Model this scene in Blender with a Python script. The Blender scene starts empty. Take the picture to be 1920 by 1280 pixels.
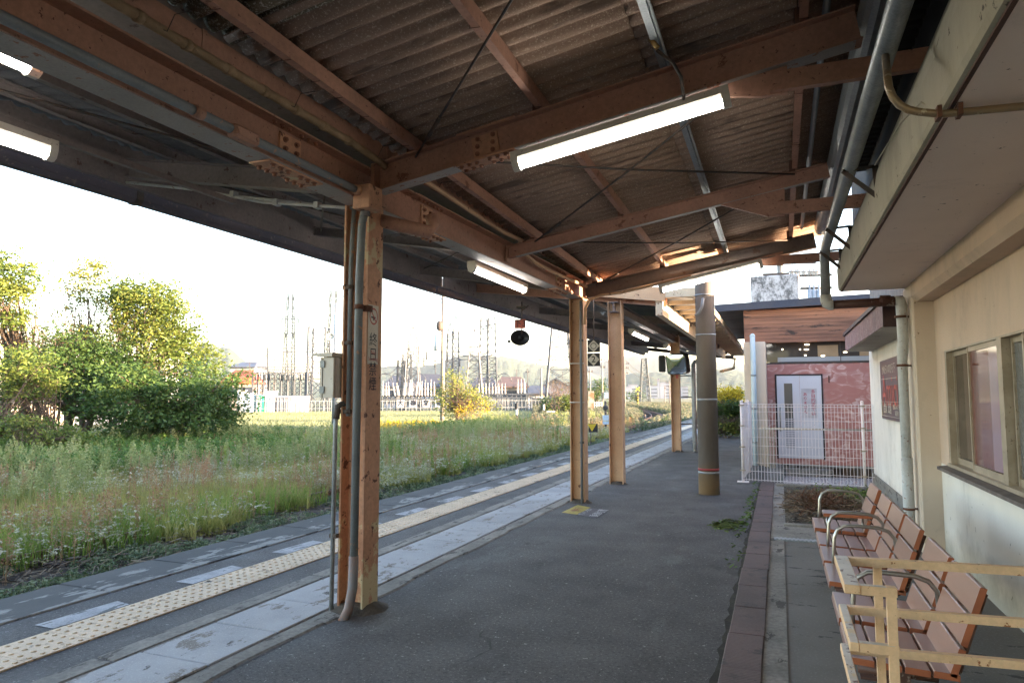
import bpy, math, random
import numpy as np
from mathutils import Vector, Matrix, Quaternion
random.seed(7); np.random.seed(7)
SC=bpy.context.scene; COL=SC.collection
R=math.radians
# ---------------- camera
CH=1.55; F=1280.0
pit=math.atan(102/1280)
fw_up=math.sin(pit)
cam_d=bpy.data.cameras.new('camera'); cam=bpy.data.objects.new('camera',cam_d); COL.objects.link(cam)
cam_d.sensor_width=36; cam_d.lens=24.0; cam_d.clip_start=0.05; cam_d.clip_end=8000
_up=Vector((0,-math.cos(pit),math.sin(pit)))      # world up in (right,down,forward)
_Y=Vector((502,102,1280)).normalized(); _Y=(_Y-_up*_Y.dot(_up)).normalized()
_X=_Y.cross(_up)
if _X.x<0: _X=-_X
# world coordinates of the camera axes
c_right=Vector((_X.x,_Y.x,_up.x)); c_down=Vector((_X.y,_Y.y,_up.y)); c_fwd=Vector((_X.z,_Y.z,_up.z))
M=Matrix((c_right,-c_down,-c_fwd)).transposed().to_4x4(); M.translation=(0,0,CH)
cam.matrix_world=M
SC.camera=cam
# ---------------- light
SUN_AZ=82.0; SUN_EL=6.0     # azimuth clockwise from +Y
w=bpy.data.worlds.new('World'); SC.world=w; w.use_nodes=True
nt=w.node_tree; bg=nt.nodes['Background']
sky=nt.nodes.new('ShaderNodeTexSky'); sky.sky_type='NISHITA'; sky.sun_disc=False
sky.sun_elevation=R(SUN_EL); sky.sun_rotation=R(SUN_AZ); sky.air_density=1.0; sky.dust_density=1.0; sky.ozone_density=2.2
tint=nt.nodes.new('ShaderNodeMix'); tint.data_type='RGBA'; tint.blend_type='MULTIPLY'; tint.inputs[0].default_value=1; tint.inputs[7].default_value=(1.20,.965,.90,1)
nt.links.new(sky.outputs[0],tint.inputs[6]); nt.links.new(tint.outputs[2],bg.inputs[0]); bg.inputs[1].default_value=0.15
sl=bpy.data.lights.new('sun','SUN'); sl.energy=4.2; sl.angle=R(0.5); sl.color=(1.0,0.74,0.49)
so=bpy.data.objects.new('sun',sl); COL.objects.link(so)
sd=Vector((math.sin(R(SUN_AZ))*math.cos(R(SUN_EL)),math.cos(R(SUN_AZ))*math.cos(R(SUN_EL)),math.sin(R(SUN_EL))))
so.rotation_euler=sd.to_track_quat('Z','Y').to_euler()
vs=SC.view_settings; vs.view_transform='Standard'; vs.look='None'; vs.gamma=1; vs.use_curve_mapping=False
vs.exposure=3.8
SC.cycles.max_bounces=7; SC.cycles.diffuse_bounces=5; SC.cycles.glossy_bounces=3; SC.cycles.transparent_max_bounces=8
SC.cycles.volume_bounces=0

# ---------------- pixel helpers (photo pixels -> real points), used only to read off positions
def ray(px,py):
    return (c_right*(px-960)+c_down*(py-640)+c_fwd*F)
def gz(px,py,z=0.):
    d=ray(px,py); t=(z-CH)/d.z; return Vector((d.x*t,d.y*t,z))
def gy(px,py,y):
    d=ray(px,py); t=y/d.y; return Vector((d.x*t,y,CH+d.z*t))
def gx(px,py,x):
    d=ray(px,py); t=x/d.x; return Vector((x,d.y*t,CH+d.z*t))
def gd(px,py,dist):
    d=ray(px,py); t=dist/math.hypot(d.x,d.y); return Vector((d.x*t,d.y*t,CH+d.z*t))

# ---------------- objects
def tag(o,label=None,cat=None,group=None,kind=None):
    if label: o['label']=label
    if cat: o['category']=cat
    if group: o['group']=group
    if kind: o['kind']=kind
    return o
def thing(name,label,cat,loc=(0,0,0),group=None):
    o=bpy.data.objects.new(name,None); COL.objects.link(o); o.location=loc; o.empty_display_size=.2
    return tag(o,label,cat,group)
def wloc(o):
    v=Vector((0,0,0))
    while o is not None: v+=o.location; o=o.parent
    return v
def kids(o): return [c for c in list(bpy.data.objects) if c.parent is o]
def copy_tree(o,parent=None):
    c=o.copy(); COL.objects.link(c); c.parent=parent
    for k in list(o.children): copy_tree(k,c)
    return c
SPLIT={'rafter_flange_underside','girder_flange_underside','splice_plate','end_plate','clamp','pipe_clamp','conduit_fitting','hinge','purlin_cleat','brace_rod','gutter_joint','gutter_hanger','eaves_bracket','band','crossarm','insulator','bracket_tubes','board_support','upright_bars','posts','rails','clip','cord_binding','yellow_bands','cross_board','lamp_pair','window_band','dark_bands','door_seam','bracket','awning_cap','hook_bolt','slat_end','beam','lamp_head','sleeper','rusted_foot','transformer_tank','reflection_panel'}
class MB:
    def __init__(s): s.v=[]; s.f=[]; s.sm=[]
    def add(s,vs,fs,smooth=False):
        b=len(s.v); s.v.extend([tuple(x) for x in vs]); s.f.extend([tuple(i+b for i in f) for f in fs]); s.sm.extend([smooth]*len(fs)); return s
    def box(s,a,b):
        x0,y0,z0=a; x1,y1,z1=b
        if x0>x1:x0,x1=x1,x0
        if y0>y1:y0,y1=y1,y0
        if z0>z1:z0,z1=z1,z0
        return s.add([(x0,y0,z0),(x1,y0,z0),(x1,y1,z0),(x0,y1,z0),(x0,y0,z1),(x1,y0,z1),(x1,y1,z1),(x0,y1,z1)],
              [(3,2,1,0),(4,5,6,7),(0,1,5,4),(1,2,6,5),(2,3,7,6),(3,0,4,7)])
    def frame(s,p,q,up=(0,0,1)):
        p=Vector(p);q=Vector(q);d=(q-p).normalized();u=Vector(up)
        if abs(d.dot(u))>.999:u=Vector((1,0,0))
        r=d.cross(u).normalized();u=r.cross(d).normalized();return p,q,d,r,u
    def bar(s,p,q,w,h=None,up=(0,0,1)):
        h=h or w; p,q,d,r,u=s.frame(p,q,up)
        vs=[c+r*(a*w/2)+u*(b*h/2) for c in (p,q) for a,b in ((-1,-1),(1,-1),(1,1),(-1,1))]
        return s.add(vs,[(0,1,2,3),(7,6,5,4),(0,4,5,1),(1,5,6,2),(2,6,7,3),(3,7,4,0)])
    def prof(s,p,q,pts,up=(0,0,1)):
        """closed profile pts (r,u) swept from p to q"""
        p,q,d,r,u=s.frame(p,q,up); n=len(pts)
        vs=[c+r*a+u*b for c in (p,q) for a,b in pts]
        fs=[(i,i+n,(i+1)%n+n,(i+1)%n) for i in range(n)]
        return s.add(vs,fs+[tuple(range(n)),tuple(range(2*n-1,n-1,-1))])
    def ibeam(s,p,q,w,h,t=.012,up=(0,0,1)):
        p=Vector(p);q=Vector(q);_,_,d,r,u=s.frame(p,q,up)
        s.bar(p+u*(h/2-t/2),q+u*(h/2-t/2),w,t,up); s.bar(p-u*(h/2-t/2),q-u*(h/2-t/2),w,t,up)
        return s.bar(p,q,t,h-2*t,up)
    def chan(s,p,q,w,h,t=.006,up=(0,0,1),side=1):
        p=Vector(p);q=Vector(q);_,_,d,r,u=s.frame(p,q,up)
        s.bar(p+r*(side*(w/2-t/2)),q+r*(side*(w/2-t/2)),t,h,up)
        s.bar(p+u*(h/2-t/2)-r*(side*t/2),q+u*(h/2-t/2)-r*(side*t/2),w-t,t,up); return s.bar(p-u*(h/2-t/2)-r*(side*t/2),q-u*(h/2-t/2)-r*(side*t/2),w-t,t,up)
    def tube(s,pts,rad,n=8,cap=True):
        pts=[Vector(p) for p in pts]; m=len(pts)
        rads=rad if isinstance(rad,(list,tuple)) else [rad]*m
        d0=(pts[1]-pts[0]).normalized(); u=Vector((0,0,1)) if abs(d0.z)<.9 else Vector((1,0,0))
        vs=[]
        for i,p in enumerate(pts):
            d=((pts[min(i+1,m-1)]-pts[max(i-1,0)])).normalized()
            r=d.cross(u)
            if r.length<1e-5: r=d.cross(Vector((0,1,0)))
            r.normalize(); u=r.cross(d).normalized()
            for k in range(n):
                a=2*math.pi*k/n; vs.append(p+(r*math.cos(a)+u*math.sin(a))*rads[i])
        fs=[(i*n+k,i*n+(k+1)%n,(i+1)*n+(k+1)%n,(i+1)*n+k) for i in range(m-1) for k in range(n)]
        b=len(s.v); s.add(vs,fs,True)
        if cap:
            s.f.append(tuple(b+k for k in range(n-1,-1,-1))); s.f.append(tuple(b+(m-1)*n+k for k in range(n))); s.sm+= [False,False]
        return s
    def cyl(s,p,q,r,n=16,r2=None): return s.tube([p,q],[r,r if r2 is None else r2],n)
    def disc(s,c,nrm,r,th=.01,n=20):
        c=Vector(c);nrm=Vector(nrm).normalized(); return s.cyl(c,c+nrm*th,r,n)
    def quad(s,a,b,c,d): return s.add([a,b,c,d],[(0,1,2,3)])
    def sphere(s,c,r,n=8,m=5,sz=1):
        vs=[(c[0]+r*math.sin(math.pi*i/m)*math.cos(2*math.pi*k/n),c[1]+r*math.sin(math.pi*i/m)*math.sin(2*math.pi*k/n),c[2]+sz*r*math.cos(math.pi*i/m)) for i in range(m+1) for k in range(n)]
        return s.add(vs,[(i*n+k,(i+1)*n+k,(i+1)*n+(k+1)%n,i*n+(k+1)%n) for i in range(m) for k in range(n)],True)
    def bev(s,a,b,e):
        """box with chamfered vertical+horizontal edges"""
        lo=[min(a[i],b[i]) for i in range(3)];hi=[max(a[i],b[i]) for i in range(3)]
        vs=[]
        for z,k in ((lo[2],e),(lo[2]+e,0),(hi[2]-e,0),(hi[2],e)):
            x0,y0,x1,y1=lo[0]+k,lo[1]+k,hi[0]-k,hi[1]-k
            c=e if k==0 else e*.5
            vs+=[(x0+c,y0,z),(x1-c,y0,z),(x1,y0+c,z),(x1,y1-c,z),(x1-c,y1,z),(x0+c,y1,z),(x0,y1-c,z),(x0,y0+c,z)]
        fs=[(i*8+k,i*8+(k+1)%8,i*8+8+(k+1)%8,i*8+8+k) for i in range(3) for k in range(8)]
        return s.add(vs,fs+[tuple(range(7,-1,-1)),tuple(range(24,32))])
    def text(s,body,size,o,r,u,ext=0.0008,align='CENTER',bold=0.0):
        c=bpy.data.curves.new('lettering','FONT'); c.body=body; c.size=size; c.align_x=align; c.align_y='CENTER'; c.extrude=ext; c.offset=bold; c.resolution_u=3
        t=bpy.data.objects.new('lettering_tmp',c); COL.objects.link(t)
        bpy.context.view_layer.update()
        me=bpy.data.meshes.new_from_object(t.evaluated_get(bpy.context.evaluated_depsgraph_get()))
        o=Vector(o);r=Vector(r).normalized();u=Vector(u).normalized();n=r.cross(u)
        s.add([o+r*v.co.x+u*v.co.y+n*v.co.z for v in me.vertices],[tuple(p.vertices) for p in me.polygons])
        bpy.data.objects.remove(t); bpy.data.meshes.remove(me); bpy.data.curves.remove(c); return s
    def islands(s):
        par=list(range(len(s.v)))
        def fd(a):
            while par[a]!=a: par[a]=par[par[a]]; a=par[a]
            return a
        for f in s.f:
            r=fd(f[0])
            for i in f[1:]: par[fd(i)]=r
        gr={}
        for f,m in zip(s.f,s.sm): gr.setdefault(fd(f[0]),[]).append((f,m))
        out=[]
        for fs in gr.values():
            mp={}; b=MB()
            for f,m in fs:
                for i in f:
                    if i not in mp: mp[i]=len(b.v); b.v.append(s.v[i])
                b.f.append(tuple(mp[i] for i in f)); b.sm.append(m)
            out.append(b)
        return out
    def build(s,name,mat,parent=None,**k):
        if name in SPLIT and parent is not None and not k.pop('whole',False):
            isl=s.islands()
            if 1<len(isl)<=100: return [b.build(name,mat,parent,whole=True) for b in isl][0]
        k.pop('whole',None)
        off=wloc(parent) if parent is not None else Vector((0,0,0))
        me=bpy.data.meshes.new(name)
        me.from_pydata([(v[0]-off.x,v[1]-off.y,v[2]-off.z) for v in s.v],[],s.f)
        me.polygons.foreach_set('use_smooth',s.sm[:len(me.polygons)])
        me.materials.append(mat)
        o=bpy.data.objects.new(name,me); COL.objects.link(o); o.parent=parent
        me.update()
        if k: tag(o,**k)
        return o
def npmesh(name,V,Fq,mat,parent=None,rnd=None,smooth=False,**k):
    """numpy verts (n,3) and faces (m,3|4)"""
    off=wloc(parent) if parent is not None else Vector((0,0,0))
    me=bpy.data.meshes.new(name); n=len(V); m,c=Fq.shape
    me.vertices.add(n); me.vertices.foreach_set('co',(V-np.array(off)).astype(np.float32).ravel())
    me.loops.add(m*c); me.loops.foreach_set('vertex_index',Fq.astype(np.int32).ravel())
    me.polygons.add(m); me.polygons.foreach_set('loop_start',np.arange(0,m*c,c,dtype=np.int32)); me.polygons.foreach_set('loop_total',np.full(m,c,dtype=np.int32))
    if smooth: me.polygons.foreach_set('use_smooth',np.ones(m,dtype=bool))
    me.update(calc_edges=True)
    if rnd is not None:
        a=me.attributes.new('rnd','FLOAT','POINT'); a.data.foreach_set('value',rnd.astype(np.float32))
    me.materials.append(mat)
    o=bpy.data.objects.new(name,me); COL.objects.link(o); o.parent=parent
    if k: tag(o,**k)
    return o

# ---------------- materials
class NT:
    def __init__(s,name):
        s.m=bpy.data.materials.new(name); s.m.use_nodes=True; s.t=s.m.node_tree; s.n=s.t.nodes; s.b=s.n['Principled BSDF']; s.pos=None
    def node(s,t,**k):
        n=s.n.new(t)
        for a,b in k.items(): setattr(n,a,b)
        return n
    def link(s,a,b): s.t.links.new(a,b)
    def P(s,scale=(1,1,1)):
        g=s.node('ShaderNodeNewGeometry'); mp=s.node('ShaderNodeMapping'); mp.inputs['Scale'].default_value=scale
        s.link(g.outputs['Position'],mp.inputs['Vector']); return mp.outputs[0]
    def noise(s,scale,detail=4,rough=.55,stretch=(1,1,1),dist=0):
        n=s.node('ShaderNodeTexNoise'); n.inputs['Scale'].default_value=scale; n.inputs['Detail'].default_value=detail; n.inputs['Roughness'].default_value=rough; n.inputs['Distortion'].default_value=dist
        s.link(s.P(stretch),n.inputs['Vector']); return n.outputs['Fac']
    def ramp(s,f,a,b,ca=(0,0,0,1),cb=(1,1,1,1),raw=False):
        if not raw: a=.5+(a-.5)*.6; b=.5+(b-.5)*.6
        r=s.node('ShaderNodeValToRGB'); r.color_ramp.elements[0].position=a; r.color_ramp.elements[1].position=b
        r.color_ramp.elements[0].color=ca; r.color_ramp.elements[1].color=cb; s.link(f,r.inputs[0]); return r.outputs[0]
    def mix(s,f,a,b):
        m=s.node('ShaderNodeMix',data_type='RGBA')
        if hasattr(f,'links'): s.link(f,m.inputs[0])
        else: m.inputs[0].default_value=f
        for v,i in ((a,6),(b,7)):
            if hasattr(v,'links'): s.link(v,m.inputs[i])
            else: m.inputs[i].default_value=(*v,1)[:4]
        return m.outputs[2]
    def math(s,op,a,b=0.):
        m=s.node('ShaderNodeMath',operation=op)
        for v,i in ((a,0),(b,1)):
            if hasattr(v,'links'): s.link(v,m.inputs[i])
            else: m.inputs[i].default_value=v
        return m.outputs[0]
    def bump(s,h,st=.3,dist=.01):
        b=s.node('ShaderNodeBump'); b.inputs['Strength'].default_value=st; b.inputs['Distance'].default_value=dist; s.link(h,b.inputs['Height']); s.link(b.outputs[0],s.b.inputs['Normal'])
    def out(s,col,rough=.7,metal=0,spec=.5):
        if hasattr(col,'links'): s.link(col,s.b.inputs['Base Color'])
        else: s.b.inputs['Base Color'].default_value=(*col,1)[:4]
        if hasattr(rough,'links'): s.link(rough,s.b.inputs['Roughness'])
        else: s.b.inputs['Roughness'].default_value=rough
        s.b.inputs['Metallic'].default_value=metal; s.b.inputs['Specular IOR Level'].default_value=spec; return s.m
def pm(name,c1,c2=None,scale=2.,rough=.7,metal=0,bump=0,bscale=60,bd=.004,spots=None,spots2=None,stretch=(1,1,1),grain=0,spec=.4):
    """general weathered surface: large mottling c1..c2, fine grain, and up to two kinds of spots (colour, scale, threshold)"""
    t=NT(name); c2=c2 or tuple(x*.8 for x in c1)
    col=t.mix(t.ramp(t.noise(scale,6,.6,stretch),.32,.68),c1,c2)
    if grain:
        g=t.ramp(t.noise(bscale*1.3,3,.7),.3,.7,(1-grain,1-grain,1-grain,1),(1+grain*.5,)*3+(1,))
        mm=t.node('ShaderNodeMix',data_type='RGBA',blend_type='MULTIPLY'); mm.inputs[0].default_value=1; t.link(col,mm.inputs[6]); t.link(g,mm.inputs[7]); col=mm.outputs[2]
    for sp in (spots,spots2):
        if sp:
            st=sp[3] if len(sp)>3 else (1,1,1)
            f=t.ramp(t.noise(sp[1],7,.68,st),sp[2],sp[2]+.04); col=t.mix(f,col,sp[0])
    if bump: t.bump(t.noise(bscale,5,.65),bump,bd)
    return t.out(col,rough,metal,spec)
rust=(.09,.035,.02)
m_paint=pm('brown_paint',(.46,.245,.17),(.37,.195,.135),1.7,.6,bump=.25,bscale=25,spots=((.20,.085,.05),3.2,.70),spots2=((.12,.05,.035),30,.715),grain=.12)
m_paint_l=pm('brown_paint_peeling',(.62,.34,.21),(.50,.26,.155),1.2,.62,bump=.35,bscale=22,spots=((.62,.50,.30),2.2,.605),spots2=((.13,.05,.03),11,.665),grain=.12)
m_tan=pm('tan_paint',(.60,.39,.24),(.50,.30,.175),1.2,.6,bump=.2,spots=((.13,.055,.03),11,.715),grain=.1)
m_greyp=pm('purplish_grey_paint',(.25,.21,.20),(.19,.16,.155),1.5,.65,bump=.2,bscale=25,spots=((.10,.06,.05),9,.69),grain=.12)
m_flange=pm('skylit_underside_grey',(.42,.37,.34),(.35,.31,.28),2.,.6,spots=((.30,.13,.08),11,.68),grain=.1)  # grey of sky light on the flange undersides, put into the colour
m_bolt=pm('bolt_steel',(.34,.15,.09),(.22,.09,.055),20,.55,bump=.2)
m_cream_beam=pm('cream_beam_paint',(.62,.52,.38),(.55,.44,.32),1.6,.6,spots=((.2,.1,.06),9,.70),grain=.08)
m_rustm=pm('rusty_steel',(.16,.07,.045),(.10,.05,.035),6,.8,bump=.4,bscale=40)
m_gal=pm('galvanised_steel',(.30,.32,.33),(.24,.26,.27),8,.45,.35,grain=.15)
m_pipe=pm('grey_pipe_paint',(.19,.21,.22),(.16,.175,.185),5,.55,spots=((.38,.22,.15),13,.70),grain=.1)
m_pipew=pm('white_pipe',(.50,.52,.52),(.40,.42,.42),6,.5,spots=((.22,.13,.1),26,.69),grain=.08)
m_rope=pm('wrapped_cable',(.40,.28,.17),(.30,.205,.12),9,.85,bump=.9,bscale=120,bd=.006)
m_white=pm('white_enamel',(.66,.62,.55),(.56,.51,.44),3,.45,spots=((.2,.15,.12),60,.72))
m_black=pm('black_plastic',(.025,.025,.028),None,5,.5)
m_iron=pm('dark_iron',(.06,.055,.05),(.09,.06,.045),20,.7)
m_slate=None
def mk_slate(name,c1,c2,speck,th):
    t=NT(name)
    c=t.mix(t.ramp(t.noise(1.1,6,.65,(.5,2,1)),.3,.7),c1,c2)
    c=t.mix(t.ramp(t.noise(70,5,.75),th,th+.1),c,speck)
    c=t.mix(t.ramp(t.noise(2.3,7,.6,(.6,3,1)),.62,.72),c,tuple(x*.45 for x in c1))
    t.bump(t.noise(55,6,.7),.5,.006); return t.out(c,.9)
m_slate=mk_slate('corrugated_slate',(.38,.25,.18),(.26,.17,.12),(.60,.47,.35),.60)
m_slate2=mk_slate('weathered_translucent_sheet',(.20,.16,.10),(.13,.10,.06),(.62,.58,.48),.55)
def emis(name,c,s):
    t=NT(name); t.b.inputs['Emission Color'].default_value=(*c,1); t.b.inputs['Emission Strength'].default_value=s; return t.out(c,.5)
m_tube=emis('fluorescent_tube',(1,.96,.88),3.0)
# =============== GROUND AND PLATFORM
def sheet(name,x0,x1,y0,y1,z,mat,nx=1,ny=1,**k):
    b=MB(); xs=np.linspace(x0,x1,nx+1); ys=np.linspace(y0,y1,ny+1)
    b.add([(x,y,z) for y in ys for x in xs],[(j*(nx+1)+i,j*(nx+1)+i+1,(j+1)*(nx+1)+i+1,(j+1)*(nx+1)+i) for j in range(ny) for i in range(nx)])
    return b.build(name,mat,**(k or dict(kind='structure')))
# wide ground
t=NT('field_ground'); c=t.mix(t.ramp(t.noise(.35,6,.6),.35,.65),(.085,.10,.035),(.13,.125,.05)); c=t.mix(t.ramp(t.noise(3,5,.7),.45,.6),c,(.05,.055,.02)); t.bump(t.noise(6,5,.7),.8,.1); m_ground=t.out(c,.95)
sheet('ground',-3500,3500,-500,4200,-1.06,m_ground,kind='structure')
m_soil=pm('dark_soil',(.035,.028,.022),(.06,.045,.032),3,.95,bump=.9,bscale=14,bd=.03)
sheet('track_bed',-13.6,-5.55,-14,120,-1.0,m_soil)
# platform body
m_side=pm('platform_wall_concrete',(.16,.15,.14),(.1,.095,.09),1.5,.9,bump=.4)
t=NT('asphalt')
c=t.mix(t.ramp(t.noise(.55,7,.62,(1,.5,1)),.35,.65),(.047,.043,.045),(.071,.066,.067))
c=t.mix(t.ramp(t.noise(.9,8,.7,(1.8,.6,1)),.60,.75),c,(.092,.092,.094))
c=t.mix(t.ramp(t.noise(48,3,.9),.58,.74),c,(.15,.145,.14)); c=t.mix(t.ramp(t.noise(38,3,.9),.56,.70),c,(.022,.021,.022))
c=t.mix(t.ramp(t.noise(1.3,6,.7,(1,.8,1)),.68,.73),c,(.035,.033,.032))
c=t.mix(t.ramp(t.noise(22,2,.8),.80,.81),c,(.24,.235,.23))
vo=t.node('ShaderNodeTexVoronoi',feature='DISTANCE_TO_EDGE'); vo.inputs['Scale'].default_value=.42
nz_=t.node('ShaderNodeTexNoise'); nz_.inputs['Scale'].default_value=1.7; nz_.inputs['Detail'].default_value=6; t.link(t.P(),nz_.inputs['Vector'])
va=t.node('ShaderNodeMix',data_type='RGBA',blend_type='ADD'); va.inputs[0].default_value=.5; t.link(t.P(),va.inputs[6]); t.link(nz_.outputs['Color'],va.inputs[7]); t.link(va.outputs[2],vo.inputs['Vector'])
cr=t.math('MULTIPLY',t.math('LESS_THAN',vo.outputs['Distance'],.0026),t.ramp(t.noise(.6,3),.64,.72)); c=t.mix(cr,c,(.012,.012,.012))
t.bump(t.noise(140,3,.8),.75,.006); m_asph=t.out(c,t.ramp(t.noise(2,4),.3,.7,(.72,.72,.72,1),(.88,.88,.88,1)))
b=MB(); b.box((-5.55,-14,-1.2),(14,62,-.3)); b.box((-5.53,-14,-.3),(-.36,62,-.003)); b.box((-.36,-14,-.3),(14,12.85,-.003)); b.box((-.36,17.34,-.3),(14,62,-.003)); b.build('platform_base',m_side,kind='structure')
sheet('platform_asphalt',-5.0,-.36,-14,62,0,m_asph,1,1)
sheet('forecourt_asphalt',-.36,14,17.34,62,0,m_asph)
# coping
t=NT('coping'); c=t.mix(t.ramp(t.noise(1.4,6,.6,(1,.5,1)),.35,.65),(.032,.032,.033),(.052,.05,.049))
g=t.node('ShaderNodeNewGeometry'); sx=t.node('ShaderNodeSeparateXYZ'); t.link(g.outputs['Position'],sx.inputs[0])
mx=t.math('MULTIPLY',t.math('ADD',sx.outputs[0],5.28),4.2)
f=t.math('ADD',t.noise(1.6,8,.66,(3,1,1)),t.math('MULTIPLY',mx,.09)); f=t.ramp(f,.56,.60,raw=True)
c=t.mix(f,c,(.20,.195,.185)); t.bump(t.noise(30,5,.7),.5,.006); m_cop=t.out(c,.85)
b=MB(); y=-14.
while y<62:
    b.bev((-5.57,y+.006,-.22),(-4.97,y+.894,.012),.008); y+=.9
b.build('platform_edge_coping',m_cop,kind='structure')
# tactile paving
m_tac=pm('tactile_yellow',(.62,.475,.33),(.53,.405,.275),2.2,.7,bump=.2,bscale=60,spots=((.30,.22,.14),9,.66),spots2=((.16,.13,.10),2.6,.69),grain=.16)
b=MB(); y=-13.6
while y<44:
    b.bev((-4.53,y+.002,-.01),(-4.13,y+.398,.010),.002)
    if y<22 and y>0:
        for i in range(5):
            for j in range(5):
                b.tube([(-4.49+i*.08,y+.04+j*.08,.010),(-4.49+i*.08,y+.04+j*.08,.0165)],[.0175,.0105],7)
    y+=.4
b.build('tactile_paving',m_tac,kind='structure')
# white dashes
m_dash=pm('worn_white_paint',(.34,.34,.36),(.24,.24,.255),6,.7,spots=((.08,.08,.08),11,.60,(1,.25,1)),spots2=((.10,.10,.10),2.2,.66),grain=.2)
b=MB(); y=3.26-1.165*12
while y<40:
    b.add([(-4.75,y,.004),(-4.56,y,.004),(-4.56,y+.57,.004),(-4.72,y+.60,.004)],[(0,1,2,3)]); y+=1.165
b.build('white_dash_markings',m_dash,kind='structure')
# kerb, slabs, rim
m_kerb=pm('old_concrete',(.26,.245,.22),(.17,.16,.145),2.2,.88,bump=.7,bscale=26,bd=.008,spots=((.07,.065,.06),7,.64,(1,.4,1)),grain=.2)
b=MB(); y=-13.
while y<45:
    b.bev((-3.83,y,-.1),(-3.665,y+1.99,.008),.012); y+=2
b.build('channel_kerb',m_kerb,kind='structure')
sheet('channel_gap',-3.67,-2.94,-14,45,.0025,m_iron)
t=NT('pale_slab'); c=t.mix(t.ramp(t.noise(.8,6,.6),.35,.65),(.36,.365,.385),(.27,.275,.29)); c=t.mix(t.ramp(t.noise(3.5,8,.7,(1.6,.8,1)),.60,.68),c,(.16,.14,.12)); c=t.mix(t.ramp(t.noise(2.2,7,.65,(2,1,1)),.70,.74),c,(.06,.055,.05)); c=t.mix(t.ramp(t.noise(80,3,.8),.6,.75),c,(.44,.44,.45)); t.bump(t.noise(45,5,.7),.4,.004); m_slab=t.out(c,.8)
b=MB(); y=3.15-.585*28
while y<44:
    dz=random.uniform(-.002,.003); b.bev((-3.635,y+.005,-.06),(-3.105,y+.58,.012+dz),.007); y+=.585
b.build('slab_walkway',m_slab,kind='structure')
b=MB(); y=-13.; 
while y<45:
    wv=[random.uniform(-.02,.03) for _ in range(5)]
    for k in range(4):
        y0=y+k*.25; b.add([(-3.075,y0,.010),(-2.95+wv[k],y0,.010),(-2.95+wv[k+1],y0+.25,.010),(-3.075,y0+.25,.010),(-3.075,y0,-.05),(-3.075,y0+.25,-.05),(-2.93+wv[k],y0,.0),(-2.93+wv[k+1],y0+.25,.0)],[(0,1,2,3),(4,0,3,5),(1,6,7,2)])
    y+=1.0
b.build('channel_rim',m_kerb,kind='structure')
# brown tile strip, pad
t=NT('brown_tile'); c=t.mix(t.ramp(t.noise(1.2,6,.6),.35,.65),(.115,.075,.072),(.075,.052,.05)); c=t.mix(t.ramp(t.noise(5,7,.7),.6,.72),c,(.045,.036,.034))
wv=t.node('ShaderNodeTexWave',wave_type='BANDS',bands_direction='Y'); wv.inputs['Scale'].default_value=14; wv.inputs['Distortion'].default_value=2.2; wv.inputs['Detail'].default_value=1; wv.inputs['Detail Scale'].default_value=6; t.link(t.P((1,1,1)),wv.inputs['Vector']); t.bump(wv.outputs['Fac'],.5,.006); m_tile=t.out(c,.72)
b=MB(); y=-12.
while y<13.0:
    dx=random.uniform(-.004,.004); b.bev((-.358+dx,y+.004,-.05),(-.138+dx,y+.596,.016+random.uniform(-.003,.003)),.005); y+=.6
b.build('brown_tile_strip',m_tile,kind='structure')
# dirt line beside the strip
m_dirt=pm('dirt',(.02,.018,.015),(.04,.035,.025),9,.95,bump=1,bscale=50,bd=.01)
b=MB(); y=-2.; pw=.02
while y<13.2:
    w=random.uniform(.012,.045); b.add([(-.36-pw,y,.005),(-.352,y,.005),(-.352,y+.12,.005),(-.36-w,y+.12,.005)],[(0,1,2,3)]); pw=w; y+=.12
b.build('dirt_seam',m_dirt,kind='structure')
t=NT('pad_concrete'); c=t.mix(t.ramp(t.noise(.7,7,.6),.35,.65),(.125,.118,.105),(.165,.158,.145)); c=t.mix(t.ramp(t.noise(3.4,8,.65,(.6,2,1)),.66,.70),c,(.035,.035,.035)); c=t.mix(t.ramp(t.noise(60,4,.8),.62,.7),c,(.22,.21,.2)); t.bump(t.noise(70,5,.7),.5,.004); m_pad=t.out(c,.85)
sheet('concrete_pad',-.138,1.46,-14,8.55,.0,m_pad)
b=MB(); b.box((-.135,-14,-.05),(.0,8.5,.006)); b.box((-.135,8.16,0),(0.02,13.0,.007)); b.bev((0,8.9,-.1),(1.45,9.02,.03),.01); b.box((0,8.16,-.05),(1.45,8.9,.008)); b.build('pad_border',m_kerb,kind='structure')
b=MB(); b.box((-.1,8.02,0),(1.2,8.14,.014))
for k in range(30): b.box((-.08+k*.042,8.03,.014),(-.06+k*.042,8.13,.020))
b.build('drain_grating',m_gal,label='narrow galvanised drain grating crossing the concrete before the planting bed',cat='drain grating')
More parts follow.
